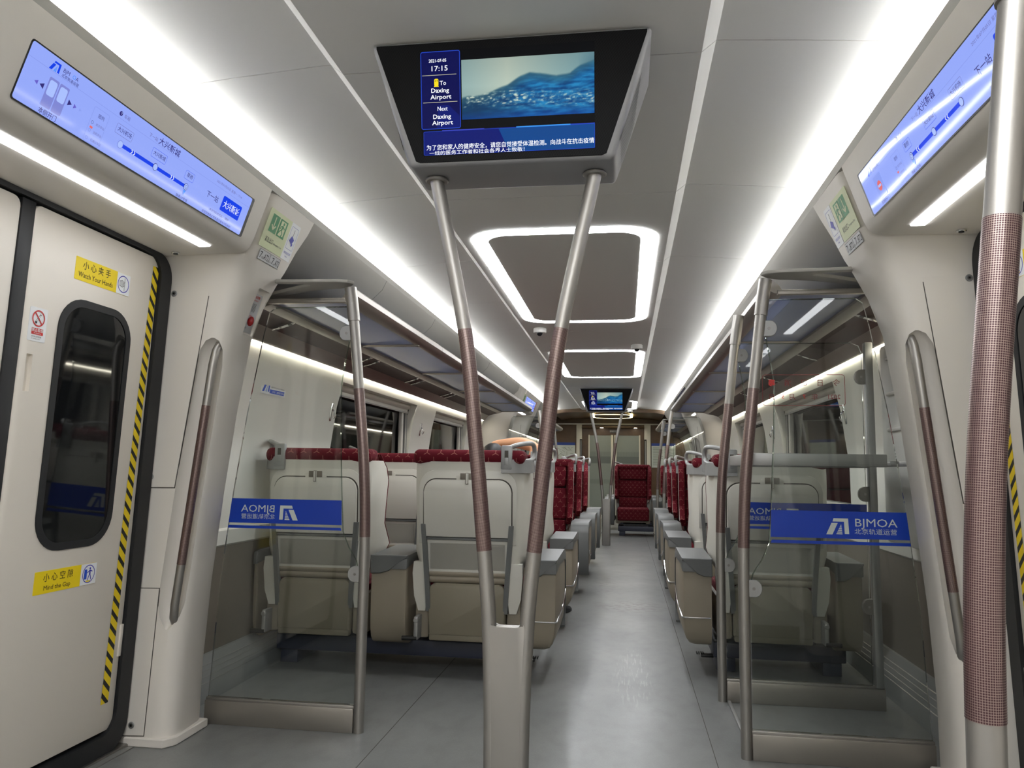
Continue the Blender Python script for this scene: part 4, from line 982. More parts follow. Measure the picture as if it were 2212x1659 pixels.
# exit signs, camera notices, seat number plates on the pillar heads
def exit_group(s, letter):
    z0 = 1.995
    M = frameM((s*(HP(z0)+.0006), 2.872 if s < 0 else 3.165, z0), (0, 1, 0) if s < 0 else (0, -1, 0), (-s*.318, 0, .948))
    gx = 0. if s < 0 else .093     # left edge of the green-yellow sign
    vx = .200 if s < 0 else 0.
    side = 'left' if s < 0 else 'right'
    t = sticker(M, (gx, .0, gx+.200, .165), 'lumi', 'exit_sign', 'pale green emergency exit sign on the %s pillar head' % side, r=.004)
    b = MB(M)
    ax = gx+(.030 if s < 0 else .098); px = gx+(.100 if s < 0 else .026)
    b.rect(ax, .072, ax+.062, .148, 'green', zt); b.line((ax+.031, .140), (ax+.031, .088), .007, 'lumi', z2); b.line((ax+.031, .085), (ax+.014, .104), .007, 'lumi', z2); b.line((ax+.031, .085), (ax+.048, .104), .007, 'lumi', z2)
    b.rect(px, .072, px+.068, .148, 'green', zt); b.rect(px+.012, .078, px+.056, .142, 'lumi', z2)
    b.rect(px+.036, .072, px+.068, .080, 'green', z3)
    b.disc(px+.036, .132, .0065, 'green', z3, 12); b.poly([(px+.024, .104), (px+.034, .101), (px+.040, .122), (px+.030, .126)], 'green', z3)
    for A, B in (((.030, .104), (.044, .090)), ((.044, .090), (.036, .078)), ((.027, .104), (.016, .096)), ((.016, .096), (.010, .084)), ((.037, .120), (.052, .112)), ((.031, .122), (.017, .116)), ((.017, .116), (.016, .106))): b.line((px+A[0], A[1]), (px+B[0], B[1]), .0055, 'green', z3)
    b.build('pictogram', t)
    b = MB(M); b.text('紧急出口', .024, gx+.030, .030, 'ink', zt, width=.068); b.text('Emergency Exit', .012, gx+.108, .032, 'ink', zt, width=.072); b.build('lettering', t)
    t = sticker(M, (vx, .0, vx+.085, .165), 'paper', 'camera_notice', 'white notice with a blue camera pictogram beside the %s exit sign' % side, r=.004)
    b = MB(M); b.frame(vx+.010, .050, vx+.075, .150, .0012, 'sign_blue', zt, .004); b.rect(vx+.041, .112, vx+.044, .140, 'ink', zt)
    b.poly([(vx+.020, .088), (vx+.048, .074), (vx+.062, .098), (vx+.034, .112)], 'sign_blue', z2); b.poly([(vx+.050, .066), (vx+.062, .072), (vx+.056, .082), (vx+.046, .076)], 'sign_blue', z2); b.build('pictogram', t)
    b = MB(M); b.text('视频监控区域', .0115, vx+.012, .028, 'sign_blue', zt, width=.060); b.text('Video', .009, vx+.03, .014, 'sign_blue', zt); b.build('lettering', t)
    p0 = .028 if s < 0 else .085
    t = sticker(M, (p0, -.052, p0+.185, -.008), 'plate', 'seat_number_plate', 'small grey plate with seat number below the %s exit sign' % side, r=.002)
    b = MB(M); b.frame(p0, -.052, p0+.093, -.008, .0012, 'ink', zt, .003); b.frame(p0+.094, -.052, p0+.185, -.008, .0012, 'ink', zt, .003); b.build('outline', t)
    b = MB(M); b.text('7', .040, p0+.006, -.044, 'ink', z2); b.text('车厢', .012, p0+.026, -.044, 'ink', z2, width=.018); b.text(letter, .036, p0+.045, -.044, 'ink', z2, width=.038); b.text('号', .010, p0+.0835, -.044, 'ink', z2, width=.007)
    b.text('Car', .012, p0+.097, -.044, 'ink', z2, width=.015); b.text('7', .040, p0+.113, -.044, 'ink', z2); b.text('Seat', .010, p0+.130, -.044, 'ink', z2, width=.014); b.text(letter, .036, p0+.145, -.044, 'ink', z2, width=.037); b.build('lettering', t)
exit_group(-1, 'A72'); exit_group(1, 'B72')
# hotline sticker on the left wall
M = frameM((-1.640, 3.93, 1.490), (0, 1, 0), (.0, 0, 1)); M = frameM((-(lerp(WALLX, 1.49)-.001), 3.93, 1.490), (0, 1, 0), (.16, 0, 1))
t = sticker(M, (0, 0, .30, .085), 'paper', 'hotline_sticker', 'small white and blue service hotline sticker on the left wall', r=.003)
b = MB(M); logo(b, .012, .012, .062, 'logo_blue', 'logo_light', zt); b.rect(.103, .008, .285, .030, 'logo_blue', zt); b.build('logo', t)
b = MB(M); b.text('北京轨道交通运营服务热线', .016, .112, .058, 'logo_blue', z2, width=.172); b.text('BJMOA Service Hotline', .014, .112, .038, 'ink', z2, width=.165); b.text('010 - 87837200', .016, .135, .013, 'paper', z2, width=.145); b.build('lettering', t)
# small notices near the far left display
for s in (-1, 1):
    M = frameM((s*(HP(2.0)+.0005)+.045, 9.3+(1.38 if s < 0 else 1.40), 2.0), (0, 1, 0) if s < 0 else (0, -1, 0), (-s*.318, 0, .948))
    t = sticker(M, (-.03, -.0, .13, .15), 'lumi', 'exit_sign', 'tiny far exit sign beside the far %s route display' % SIDE[s]); b = MB(M); b.rect(.0, .05, .05, .13, 'green', zt); b.rect(.056, .05, .106, .13, 'green', zt); b.build('pictogram', t)
    M = frameM((s*(HP(2.0)+.0005)+.045, 9.3+2.76, 2.0), (0, 1, 0) if s < 0 else (0, -1, 0), (-s*.318, 0, .948))
    t = sticker(M, (0, -.02, .06, .17), 'paper', 'red_notice', 'tiny red and white notice beyond the far %s route display' % SIDE[s]); b = MB(M); b.rect(.004, .01, .056, .16, 'red', zt); b.build('red_field', t)

# ------------------------------------------------------------------ end wall
t = empty('wall_end', (0.05, Y1, 0)); struct(t, 'brown wood end wall with white frame around a frosted double door', 'wall')
b = MB(); b.box((-1.75, Y1, 0), (-.68, Y1+.05, 2.5), 'wood'); b.box((.78, Y1, 0), (1.85, Y1+.05, 2.5), 'wood'); b.box((-.68, Y1, 2.06), (.78, Y1+.05, 2.5), 'wood'); b.build('wood_panel', t)
b = MB(); b.box((-1.5, Y1-.06, 2.105), (1.6, Y1, 2.135), 'white_frame', .005); b.build('top_beam', t)
for x0, x1 in ((-.775, -.645), (.745, .885)):
    b = MB(); b.box((x0, Y1-.05, 0), (x1, Y1, 2.105), 'white_frame', .01); fp = b.build('frame_post', t)
    b = MB(); q = (x1-.05, x1+.002) if x0 < 0 else (x0-.002, x0+.05); b.box((q[0], Y1-.054, 1.0), (q[1], Y1-.03, 1.78), 'black', .004); b.box(((q[0]+q[1])/2-.008, Y1-.06, 1.0), ((q[0]+q[1])/2+.008, Y1-.052, 1.75), 'alu'); b.build('handle_slot', fp)
b = MB(); b.box((-.645, Y1+.02, 0), (-.50, Y1+.08, 2.05), 'wood'); b.box((.64, Y1+.02, 0), (.745, Y1+.08, 2.05), 'wood'); b.box((-.50, Y1+.02, 1.87), (.64, Y1+.08, 2.06), 'wood'); b.build('recess_lining', t)
b = MB(); b.box((-.02, Y1+.0, 1.93), (.20, Y1+.02, 1.995), 'steel_dark', .006); nb_ = b.build('number_plate', t)
b = MB(frameM((.09, Y1-.002, 1.945), (1, 0, 0), (0, 0, 1))); b.text('JC0007', .05, 0, 0, 'ink', 0, 'CENTER', width=.17); b.build('lettering', nb_)
for x in (-.20, .55):
    b = MB(); b.cyl((x, Y1-.14, 2.028), .035, .006, 'spot', 20); t2 = b.build('downlight'); tag(t2, 'small bright round downlight over the %s end door leaf' % ('left' if x < 0 else 'right'), 'light', 'downlights over the end doors')
b = MB(); b.box((-.64, Y1-.22, 2.034), (.74, Y1-.0, 2.06), 'wood', .004); struct(b.build('trim_20'), 'brown soffit with downlights over the end doors', 'panel')
dn += 1
t = empty('door_%d' % dn, (.06, Y1+.04, 0)); struct(t, 'frosted glass sliding end doors with grey band', 'door')
for x0, x1 in ((-.475, .003), (.128, .628)):
    b = MB(); b.box((x0, Y1+.03, .08), (x1, Y1+.06, 1.87), 'door_glass'); lf = b.build('door_leaf', t)
    b = MB(); b.box((x0, Y1+.0285, 1.24), (x1, Y1+.0295, 1.395), 'door_band')
    for k in range(28): xx = x0+.01+(x1-x0-.02)*k/27; b.box((xx-.003, Y1+.0287, 1.40), (xx+.003, Y1+.0294, 1.50), 'door_band'); b.box((xx-.003, Y1+.0287, .78), (xx+.003, Y1+.0294, .88), 'door_band')
    b.build('band', lf)
b = MB()
for x0, x1 in ((-.505, -.475), (.003, .055), (.076, .128), (.628, .66)): b.box((x0, Y1+.01, 0), (x1, Y1+.07, 1.88), 'white_frame', .004)
b.box((-.5, Y1+.01, 0), (.65, Y1+.07, .09), 'white_frame', .004); b.build('door_frame', t)
b = MB(); b.box((-1.8, Y1+.09, 0), (1.85, Y1+.1, 2.6), 'taupe'); struct(b.build('trim_21'), 'dark vestibule beyond the end doors', 'wall')
# posters on the end wall
for x0, x1, z0, z1, lab, mp in ((-1.34, -.80, 1.12, 1.70, 'route map poster with dark blue header on the end wall, left', True), (.905, 1.43, 1.16, 1.70, 'notice poster with blue header on the end wall, right', False)):
    b = MB(); b.box((x0, Y1-.012, z0), (x1, Y1-.001, z1), 'map_paper', .002); t = b.build('poster'); tag(t, lab, 'poster')
    b = MB(); b.box((x0, Y1-.0135, z1-.06), (x1, Y1-.0125, z1), 'map_blue'); b.build('header_band', t)
    b = MB(frameM((x0, Y1-.0135, z0), (1, 0, 0), (0, 0, 1))); Wd = x1-x0; Hh = z1-z0-.06
    rnd = random.Random(3 if mp else 5)
    if mp:
        for k in range(34):
            p = Vector((rnd.uniform(.06, Wd-.08), rnd.uniform(.06, Hh-.06))); q = p+Vector(rnd.choice(((.1, 0), (0, .08), (.07, .06), (-.07, .05))))
            q.x = min(max(q.x, .04), Wd-.04); q.y = min(max(q.y, .04), Hh-.04); b.line(p, q, .006, 'map_ink', 0)
    else:
        for c_ in range(2):
            for k in range(17): b.rect(.03+c_*Wd*.48, Hh-.04-k*.024, .03+c_*Wd*.48+Wd*.43*rnd.uniform(.5, 1), Hh-.03-k*.024, 'map_ink', 0)
    b.build('print', t)
# carriage behind the camera
b = MB(); b.box((-1.8, Y0-.05, 0), (1.8, Y0, 2.5), 'panel'); struct(b.build('wall_back'), 'cream wall behind the camera', 'wall')
b = MB()
for s in (-1, 1): b.extr([(s*1.70, 0), (s*1.70, 1.2), (s*1.6, 1.75), (s*1.25, 1.98), (s*1.10, 2.20), (s*1.3, 2.198), (s*1.8, 1.75), (s*1.8, 0)], Y0, .92, 'panel', closed=True)
struct(b.build('wall_rear_section'), 'cream walls behind the camera', 'wall')

# ------------------------------------------------------------------ seats (local: facing +y, back plate at y=0)
SH = [(.54, .27, .13), (.60, .298, .26), (.66, .313, .325), (.78, .311, .235), (.90, .314, .255), (1.02, .316, .285), (1.09, .315, .255), (1.13, .312, .205)]
YO = lambda z: (1.14-z)*.07
def make_seat(name, consoles, grip, lever=True):
    t = empty(name)
    b = MB(); loops = []
    for z, w_, d in SH:
        o = YO(z)
        out = [(-w_, d), (-w_+.003, d*.6), (-w_+.022, .052), (-.250, .012), (-.20, 0), (.20, 0), (.250, .012), (w_-.022, .052), (w_-.003, d*.6), (w_, d)]
        inn = [(w_-.018, d), (w_-.022, d*.62), (w_-.044, .068), (.235, .030), (.19, .026), (-.19, .026), (-.235, .030), (-w_+.044, .068), (-w_+.022, d*.62), (-w_+.018, d)]
        loops.append([(a, c+o, z) for a, c in out+inn])
    b.loft(loops, 'seat_shell'); b.build('backrest_shell', t)
    for sg in (-1, 1):
        b = MB(); b.loft([[(sg*a, c, z) for a, c in ((x0, y0), (x1, y0), (x1, y0+.045), (x0, y0+.045))] for z, x0, x1, y0 in ((.345, .225, .262, YO(.345)-.004), (.42, .215, .285, YO(.42)-.004), (.54, .205, .295, YO(.54)-.002), (.60, .19, .29, YO(.60)+.004))], 'seat_shell'); b.build('shell_leg', t)
    pl = lambda z: YO(z)
    def plate(pts, y0, th, m, bev=.003):
        b_ = MB(); b_.prism(pts, lambda a, c, d: (a, pl(c)+y0-d, c), 0, th, m, bev, 2); return b_
    def tp(x, z0, z1, r):
        P = [(-x, z0), (x, z0)]
        for k in range(7):
            a = PI/2*k/6; P.append((x-r+r*math.cos(a), z1-r+r*math.sin(a)))
        for k in range(7):
            a = PI/2+PI/2*k/6; P.append((-x+r+r*math.cos(a), z1-r+r*math.sin(a)))
        return P
    plate(tp(.262, .70, 1.085, .09), .004, .006, 'seat_shell', .004).build('table_surround', t)
    plate(tp(.240, .725, 1.042, .07), -.001, .002, 'groove', 0).build('table_gap', t)
    tt = plate(tp(.234, .735, 1.036, .066), -.002, .016, 'seat_shell', .005).build('tray_table', t)
    b = plate(tp(.060, .985, 1.062, .012), -.004, .005, 'seat_shell', .002); b.build('latch_plate', tt)
    b = MB(); b.box((-.038, pl(1.03)-.0185, 1.036), (.038, pl(1.03)-.013, 1.070), 'taupe', .004); b.box((-.008, pl(1.03)-.030, 1.012), (.008, pl(1.03)-.012, 1.072), 'seat_shell', .003); b.build('latch', tt)
    b = plate([(-.225, .56), (.225, .56), (.225, .722), (-.225, .722)], .012, .012, 'seat_shell', .004); b.build('lower_back_panel', t)
    b = MB(); b.box((-.225, pl(.725)-.012, .718), (.225, pl(.725)+.01, .732), 'seat_grey', .004); b.build('table_hinge', t)
    for sg in (-1, 1):
        b = MB(); b.loft([[(sg*(x-.012), y-.018, z), (sg*(x+.012), y-.018, z), (sg*(x+.012), y+.014, z), (sg*(x-.012), y+.014, z)] for z, x, y in ((.345, .205, pl(.345)+.0), (.42, .208, pl(.42)-.002), (.60, .220, pl(.60)-.004), (.80, .235, pl(.80)-.006))], 'seat_grey'); b.build('table_arm', t)
    b = MB()
    for z in (.543, .512): b.tube([(-.21, pl(z)+.018, z), (.21, pl(z)+.018, z)], .021, 'seat_tan', 12)
    b.build('padded_rib', t)
    b = MB(); P = [(-.205, .225), (.205, .225)]+tp(.205, .225, .492, .04)[2:]
    b.prism(P, lambda a, c, d: (a, pl(.45)-.012+d, c), 0, .06, 'seat_pocket', .012, 2); b.build('back_pocket', t)
    b = MB(); b.box((-.20, pl(.45)-.004, .195), (.20, pl(.45)+.05, .235), 'seat_pocket', .008); b.build('pocket_base', t)
    b = MB(); b.box((-.285, .07, .20), (-.205, .58, .42), 'seat_tan', .02); b.box((.205, .07, .20), (.285, .58, .42), 'seat_tan', .02); b.box((-.22, .12, .22), (.22, .58, .40), 'seat_tan', .01); b.build('seat_base', t)
    if lever:
        b = MB(); b.box((-.268, -.012, .205), (-.246, pl(.3)+.02, .325), 'alu', .006); b.cyl((-.257, -.018, .305), .013, .05, 'alu', 14, 'y', .003); b.tube([(-.25, -.004, .215), (-.330, -.004, .212)], .012, 'black', 10); b.build('recline_lever', t)
    # upholstery
    b = MB(); b.box((-.265, .10, .37), (.265, .655, .465), 'fabric', .035, 3); b.build('seat_cushion', t)
    b = MB(); b.box((-.262, .585, .255), (.262, .655, .42), 'fabric', .025, 3); b.build('seat_apron', t)
    def pad(z0, z1, x, y0, y1, bev=.025):
        b_ = MB(); o0, o1 = YO(z0), YO(z1)
        rows = b_.loft([[(-x, y0+o0, z0), (x, y0+o0, z0), (x, y1+o0, z0), (-x, y1+o0, z0)], [(-x, y0+o1, z0*.5+z1*.5), (x, y0+o1, z0*.5+z1*.5), (x, y1+o1+.008, z0*.5+z1*.5), (-x, y1+o1+.008, z0*.5+z1*.5)], [(-x, y0+o1, z1), (x, y0+o1, z1), (x, y1+o1, z1), (-x, y1+o1, z1)]], 'fabric')
        b_.bevel([v for r in (rows[0], rows[2]) for v in r], bev, 3); return b_
    pad(.455, .628, .238, .03, .135, .02).build('lumbar_cushion', t)
    pad(.632, .925, .238, .03, .130, .02).build('back_cushion', t)
    pad(.930, 1.180, .238, .03, .150, .03).build('headrest', t)
    for sg in (-1, 1):
        b = MB(); L = []
        for z, w_, d in SH[1:]+[(1.165, .306, .17)]:
            o = YO(z); L.append([(sg*a, c+o, z) for a, c in ((.236, .05), (w_-.048, .076), (w_-.026, d*.64), (w_-.022, d-.004), (w_-.021, d+.003), (w_+.001, d+.004), (w_+.001, d+.012), (w_-.014, d+.020), (w_-.045, d+.006), (.250, .14), (.236, .11))])
        b.loft(L, 'fabric'); b.build('side_bolster', t)
    b = MB(); b.box((-.300, -.006, 1.118), (.300, .165, 1.194), 'fabric', .030, 4); b.build('headrest_roll', t)
    # hand grip on one upper corner
    g = grip
    b = MB(); b.loft([[(g*a, c, z) for a, c in ((.180, -.014), (.235, -.012), (.285, .018), (.326, .085), (.332, .17), (.31, .17), (.30, .09), (.262, .038), (.228, .012), (.180, .010))] for z in (1.075, 1.145)], 'seat_grip'); b.build('grip_bracket', t)
    b = MB(); b.box((min(g*.178, g*.238), -.016, 1.09), (max(g*.178, g*.238), .014, 1.218), 'seat_grip', .008); b.box((min(g*.195, g*.222), -.0175, 1.115), (max(g*.195, g*.222), -.01, 1.195), 'groove', .004); b.box((min(g*.198, g*.219), -.0185, 1.115), (max(g*.198, g*.219), -.012, 1.155), 'seat_grip', .003)
    lp = bezier([(g*.225, .0, 1.208), (g*.262, .022, 1.222), (g*.305, .075, 1.232), (g*.328, .135, 1.230), (g*.334, .168, 1.205), (g*.331, .172, 1.17), (g*.322, .14, 1.146), (g*.29, .06, 1.136), (g*.235, .01, 1.136)], 5)
    b.tube(lp, .0125, 'seat_grip', 10); b.build('grip_handle', t)
    # armrest consoles
    for x0, x1, trim in consoles:
        ab = abs(x1) > abs(x0); xo_, xi_ = (x1, x0) if ab else (x0, x1); sg_ = 1 if xo_ > xi_ else -1
        wd_ = abs(x1-x0); b = MB(); L = []
        for z, ins, ya_, yb_ in ((.165, .065, .10, .48), (.178, .040, .07, .53), (.205, .022, .045, .575), (.25, .010, .030, .600), (.32, .005, .024, .618), (.45, .004, .022, .624), (.53, .004, .022, .620), (.585, .004, .022, .59)):
            ins = min(ins, wd_*.4) if trim else .004; r_ = min(.014, wd_*.25); xa, xb = xi_+sg_*.004, xo_-sg_*ins
            L.append([(xa, ya_, z), (xb-sg_*r_, ya_, z), (xb-sg_*r_*.3, ya_+r_*.3, z), (xb, ya_+r_, z), (xb, yb_-r_, z), (xb-sg_*r_*.3, yb_-r_*.3, z), (xb-sg_*r_, yb_, z), (xa, yb_, z)])
        b.loft(L, 'seat_tan'); a_ = b.build('armrest', t)
        b = MB(); pf = [(.010, .560), (.010, .605), (.022, .628), (.10, .632), (.50, .640), (.585, .632), (.632, .600), (.652, .545), (.655, .36), (.630, .25), (.585, .185), (.575, .20), (.605, .27), (.626, .37), (.622, .53), (.60, .572), (.55, .588), (.20, .586), (.10, .575)]
        b.prism(pf, lambda a, c, d: (d, a, c), x0, x1, 'seat_grey', .008, 2)
        if wd_ > .1:
            P = [(xi_+sg_*wd_*f, z) for f, z in ((0, .632), (0, .535), (.28, .537), (.5, .550), (.7, .585), (.84, .610), (1, .618), (1, .632))]
            b.prism(P, lambda a, c, d: (a, d, c), .006, .04, 'seat_grey', .004, 1)
        b.build('armrest_cap', a_)
        if trim:
            xo = x1 if abs(x1) > abs(x0) else x0; xi = x0 if xo == x1 else x1; sg = 1 if xo > 0 else -1
            b = MB(); b.tube([(xi+sg*.01, .022, .318), (xo-sg*.012, .022, .318), (xo+sg*.0, .034, .319), (xo+sg*.001, .30, .328), (xo+sg*.001, .45, .345), (xo+sg*.001, .60, .40)], .0045, 'chrome', 8); b.build('chrome_trim', a_)
    return t
def copy_tree(o, parent=None):
    c = o.copy(); COL.objects.link(c)
    if parent is not None: c.parent = parent; c.location = o.location
    for ch in list(o.children): copy_tree(ch, c)
    return c
protoA = make_seat('train_seat', [(.315, .475, True)], 1)
protoB = make_seat('train_seat', [(.322, .522, False), (-.345, -.318, False)], -1)
protoC = make_seat('train_seat', [(.315, .475, True), (-.455, -.318, False)], 1)
used = set()
def place(proto, x, y, face, flip, label, group):
    o = proto if proto.name not in used else copy_tree(proto)
    used.add(proto.name); used.add(o.name)
    o.location = (x, y, 0); o.rotation_euler = (0, 0, 0 if face > 0 else PI); o.scale = (flip, 1, 1)
    return tag(o, label, 'seat', group)
def pedestal(x0, x1, y, face, label, pedal=None):
    t = empty('seat_pedestal', ((x0+x1)/2, y, 0)); tag(t, label, 'seat base', 'seat bases')
    Y = lambda c: y+face*c
    b = MB(); a, c = sorted((Y(.20), Y(.56))); b.box((x0, a, .075), (x1, c, .160), 'seat_frame', .008); b.build('beam', t)
    for xa, xb in (((x0+.09, x0+.50), (x1-.50, x1-.09)) if x1-x0 > 1 else ((x0+.07, x1-.15),)):
        b = MB(); b.box((xa, a+.03, .158), (xb, c-.03, .198), 'black'); b.build('swivel_mount', t)
    for xa in (x0+.02, x1-.12):
        b = MB(); b.box((xa, a+.02, 0), (xa+.10, c-.02, .078), 'seat_frame', .006); b.build('foot', t)
    if pedal is not None:
        b = MB(); ya = Y(.30); b.box((min(x1-.01, x1+pedal) if pedal > 0 else x0+pedal, ya-.02, .055), (x1+pedal if pedal > 0 else x0+.01, ya+.02, .072), 'black', .004); xe = x1+pedal if pedal > 0 else x0+pedal
        for k in range(4): b.box((xe-.025+k*.012, ya-.022, .07), (xe-.019+k*.012, ya+.022, .080), 'black', .002)
        b.build('pedal', t)
    return t
LA, LB, RC = -.505, -1.345, 1.095
GB, GF = 'grey backed seats facing away', 'maroon seats facing the camera'
place(protoA, LA, 4.0, 1, 1, 'grey backed aisle seat right behind the V pole, with tray table and hand grip', GB)
place(protoB, LB, 4.0, 1, 1, 'grey backed window seat seen through the left glass partition', GB)
place(protoA, LA, 5.27, 1, 1, 'second row left aisle seat facing away, where the man is sitting', GB)
place(protoB, LB, 5.27, 1, 1, 'second row left window seat facing away, seen in the gap between the front two', GB)
place(protoC, RC, 4.30, 1, -1, 'single grey backed seat behind the two right glass partitions', GB)
place(protoC, RC, 5.62, 1, -1, 'second single seat on the right facing away, with a grey grip on its corner', GB)
for k, y in enumerate((7.42, 8.62, 9.80)):
    nm = ('nearest', 'middle', 'farthest')[k]; dx = .035+.01*k
    place(protoA, LA+dx, y, -1, -1, '%s of the three maroon aisle seats facing the camera on the left' % nm, GF)
    place(protoB, LB+dx, y, -1, -1, '%s of the three maroon window seats facing the camera on the left' % nm, GF)
    place(protoC, RC-.01+dx, y+.12, -1, 1, '%s of the three maroon single seats facing the camera on the right' % nm, GF)
place(protoA, .452, 13.78, -1, 1, 'maroon seat facing the camera head-on at the far end of the aisle', GF)
place(protoB, .452+.84, 13.78, -1, 1, 'far maroon window seat beside the head-on seat, mostly hidden by glass', GF)
place(protoA, .452, 15.05, -1, 1, 'last row maroon aisle seat directly behind the head-on seat', GF)
place(protoB, .452+.84, 15.05, -1, 1, 'last row maroon window seat behind the far glass partition', GF)
for (x0, x1, y, f, lab, pd) in ((-1.62, -.20, 4.0, 1, 'navy frame under the front left double seat', .03), (-1.62, -.20, 5.27, 1, 'navy frame under the second left double seat', None), (.80, 1.50, 4.30, 1, 'navy frame under the nearest right single seat', -.06), (.80, 1.50, 5.62, 1, 'navy frame under the second right single seat', None),
    (-1.60, -.17, 7.42, -1, 'navy frame under the nearest left seats that face the camera', None), (-1.60, -.17, 8.62, -1, 'navy frame under the middle left seats that face the camera', None), (-1.60, -.17, 9.80, -1, 'navy frame under the farthest left seats that face the camera', None),
    (.83, 1.52, 7.54, -1, 'navy frame under the nearest right seat that faces the camera', None), (.83, 1.52, 8.74, -1, 'navy frame under the middle right seat that faces the camera', None), (.83, 1.52, 9.92, -1, 'navy frame under the farthest right seat that faces the camera', None),
    (.20, 1.55, 13.78, -1, 'navy frame under the far head-on seat', None), (.20, 1.55, 15.05, -1, 'navy frame under the last row of seats', None)):
    pedestal(x0, x1, y, f, lab, pd)

# ------------------------------------------------------------------ seated man (second row, left aisle seat), right arm folded behind his head
def skin_mesh(name, verts, edges, radii, m, parent, sub=2, root=0):
    me = bpy.data.meshes.new(name); P = [Vector(v) for v in verts]; o = Vector((sum(p.x for p in P)/len(P), sum(p.y for p in P)/len(P), min(p.z for p in P)))
    me.from_pydata([p-o for p in P], edges, []); ob = bpy.data.objects.new(name, me); COL.objects.link(ob)
    md = ob.modifiers.new('skin', 'SKIN'); md.use_smooth_shade = True
    sv = me.skin_vertices[0].data
    for i, r in enumerate(radii): sv[i].radius = (r, r) if isinstance(r, float) else r; sv[i].use_root = (i == root)
    ob.modifiers.new('smooth', 'SUBSURF').levels = sub; ob.modifiers['smooth'].render_levels = sub
    dg = bpy.context.evaluated_depsgraph_get(); dg.update()
    m2 = bpy.data.meshes.new_from_object(ob.evaluated_get(dg)); ob.modifiers.clear(); ob.data = m2; bpy.data.meshes.remove(me); m2.name = name
    m2.materials.clear(); m2.materials.append(MATS[m]); m2.shade_smooth()
    ob.parent = parent; ob.location = o-(world_loc(parent) if parent else Vector())
    return ob
man = empty('person', (-.54, 5.75, .47)); tag(man, 'seated man in the second left row, dark hair, right arm bent behind his head', 'person')
J = dict(pel=(-.52, 5.66, .53), wai=(-.525, 5.60, .72), che=(-.545, 5.545, .90), nec=(-.585, 5.515, 1.045), hd0=(-.61, 5.50, 1.10), hd1=(-.62, 5.475, 1.155), hd2=(-.622, 5.470, 1.205),
         rs=(-.385, 5.525, .985), re=(-.318, 5.56, 1.250), rf=(-.44, 5.60, 1.288), rw=(-.60, 5.64, 1.283), rh=(-.665, 5.645, 1.262),
         ls=(-.70, 5.535, .985), le=(-.775, 5.66, .74), lw=(-.66, 5.86, .62), lh=(-.60, 5.92, .61),
         rhip=(-.43, 5.70, .525), rk=(-.36, 6.06, .53), ra=(-.20, 5.98, .10), rt=(-.155, 6.09, .05), lhip=(-.61, 5.70, .525), lk=(-.66, 6.10, .53), la=(-.66, 6.10, .10), lt=(-.67, 6.22, .05))
K = list(J); I_ = {k: i for i, k in enumerate(K)}
E_ = [('pel', 'wai'), ('wai', 'che'), ('che', 'nec'), ('nec', 'hd0'), ('hd0', 'hd1'), ('hd1', 'hd2'), ('che', 'rs'), ('rs', 're'), ('re', 'rf'), ('rf', 'rw'), ('rw', 'rh'), ('che', 'ls'), ('ls', 'le'), ('le', 'lw'), ('lw', 'lh'), ('pel', 'rhip'), ('rhip', 'rk'), ('rk', 'ra'), ('ra', 'rt'), ('pel', 'lhip'), ('lhip', 'lk'), ('lk', 'la'), ('la', 'lt')]
RD = dict(pel=.13, wai=.125, che=.135, nec=.055, hd0=.07, hd1=.088, hd2=.07, rs=.062, re=.048, rf=.047, rw=.030, rh=.034, ls=.062, le=.046, lw=.030, lh=.034, rhip=.085, rk=.062, ra=.042, rt=.035, lhip=.085, lk=.062, la=.042, lt=.035)
skin_mesh('body', [J[k] for k in K], [(I_[a], I_[c]) for a, c in E_], [RD[k] for k in K], 'skin', man)
def garment(name, keys, edges, extra, m): 
    ix = {k: i for i, k in enumerate(keys)}; return skin_mesh(name, [J[k] if isinstance(k, str) else k for k in keys], [(ix[a], ix[c]) for a, c in edges], [RD[k]+extra for k in keys], m, man)
J['rsl'] = (-.362, 5.538, 1.075); RD['rsl'] = .058; J['lsl'] = (-.735, 5.59, .875); RD['lsl'] = .056
garment('shirt', ['wai', 'pel', 'che', 'rs', 'rsl', 'ls', 'lsl'], [('pel', 'wai'), ('wai', 'che'), ('che', 'rs'), ('rs', 'rsl'), ('che', 'ls'), ('ls', 'lsl')], .012, 'shirt')
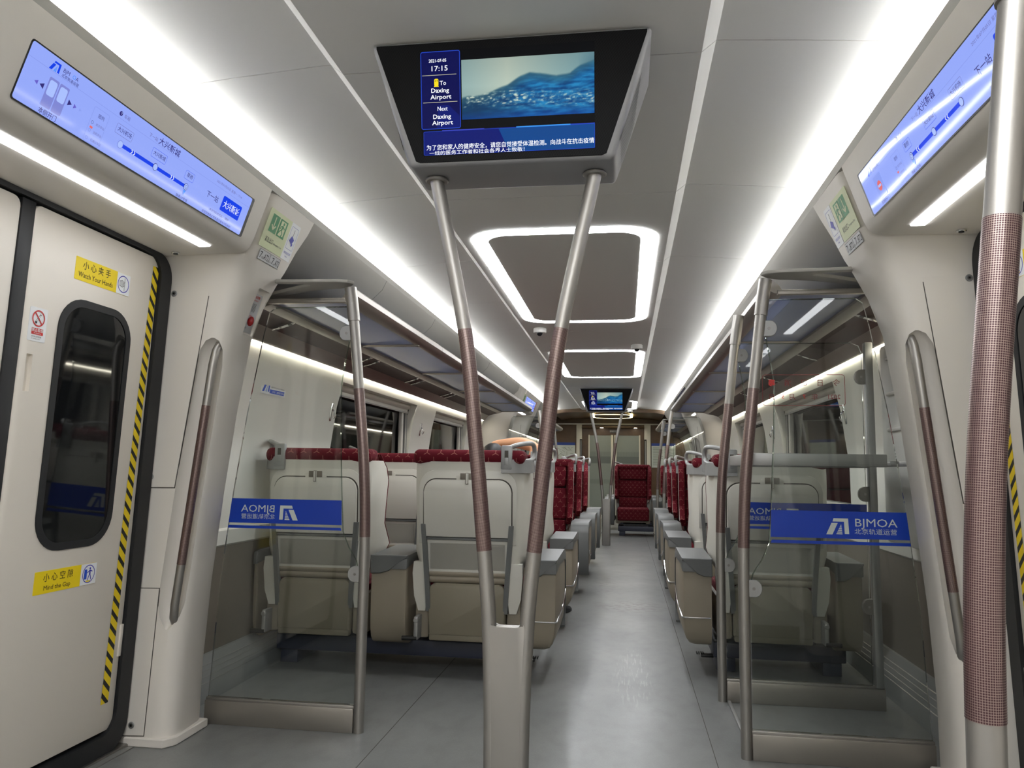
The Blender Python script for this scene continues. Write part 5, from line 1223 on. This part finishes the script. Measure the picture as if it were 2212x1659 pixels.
garment('trousers', ['pel', 'rhip', 'rk', 'ra', 'lhip', 'lk', 'la'], [('pel', 'rhip'), ('rhip', 'rk'), ('rk', 'ra'), ('pel', 'lhip'), ('lhip', 'lk'), ('lk', 'la')], .014, 'trousers')
for a, tt in (('ra', 'rt'), ('la', 'lt')):
    A, T_ = Vector(J[a]), Vector(J[tt]); d = (T_-A); d.z = 0; d.normalize(); sd = Vector((-d.y, d.x, 0))
    b = MB(); L = []
    for f, hw, h in ((-.07, .025, .07), (-.055, .038, .085), (0., .040, .085), (.07, .044, .065), (.14, .046, .048), (.19, .036, .036), (.21, .018, .02)):
        c0 = Vector((A.x, A.y, 0))+d*f; L.append([tuple(c0+sd*hw*q+Vector((0, 0, z))) for q, z in ((-1, .004), (1, .004), (1, h*.55), (.6, h), (-.6, h), (-1, h*.55))])
    b.loft(L, 'shoe'); b.build('shoe', man)
# hair cap, ears, face
b = MB(); b.ball((-.622, 5.462, 1.188), (.085, .096, .092), 'hair', 20, 14); b.build('hair', man)
# fingers
fv, fe, fr = [], [], []
def finger(p0, d, L, r, curl):
    p = Vector(p0); q = Vector(d).normalized(); k0 = len(fv); fv.append(tuple(p)); fr.append(r)
    for i in range(3):
        p = p+q*L/3; q = (q+Vector(curl)).normalized(); fv.append(tuple(p)); fr.append(r*(1-.12*(i+1))); fe.append((k0+i, k0+i+1))
for k, L in enumerate((.062, .072, .078, .070)):
    fv, fe, fr = [], [], []; finger((-.685, 5.625+.014*k, 1.262), (-1, .05, -.35), L, .009, (-.0, .0, -.3)); skin_mesh('finger', fv, fe, fr, 'skin', man, 1)
fv, fe, fr = [], [], []; finger((-.645, 5.610, 1.262), (-.6, -.5, -.1), .05, .010, (0, -.1, -.3)); skin_mesh('thumb', fv, fe, fr, 'skin', man, 1)
for k, L in enumerate((.062, .072, .078, .070)):
    fv, fe, fr = [], [], []; finger((-.600+.016*(k-1.5), 5.945, .612), (.25, 1, -.1), L, .009, (.0, .0, -.25)); skin_mesh('finger', fv, fe, fr, 'skin', man, 1)
fv, fe, fr = [], [], []; finger((-.560, 5.915, .625), (.6, .6, 0), .05, .010, (0, .2, -.2)); skin_mesh('thumb', fv, fe, fr, 'skin', man, 1)
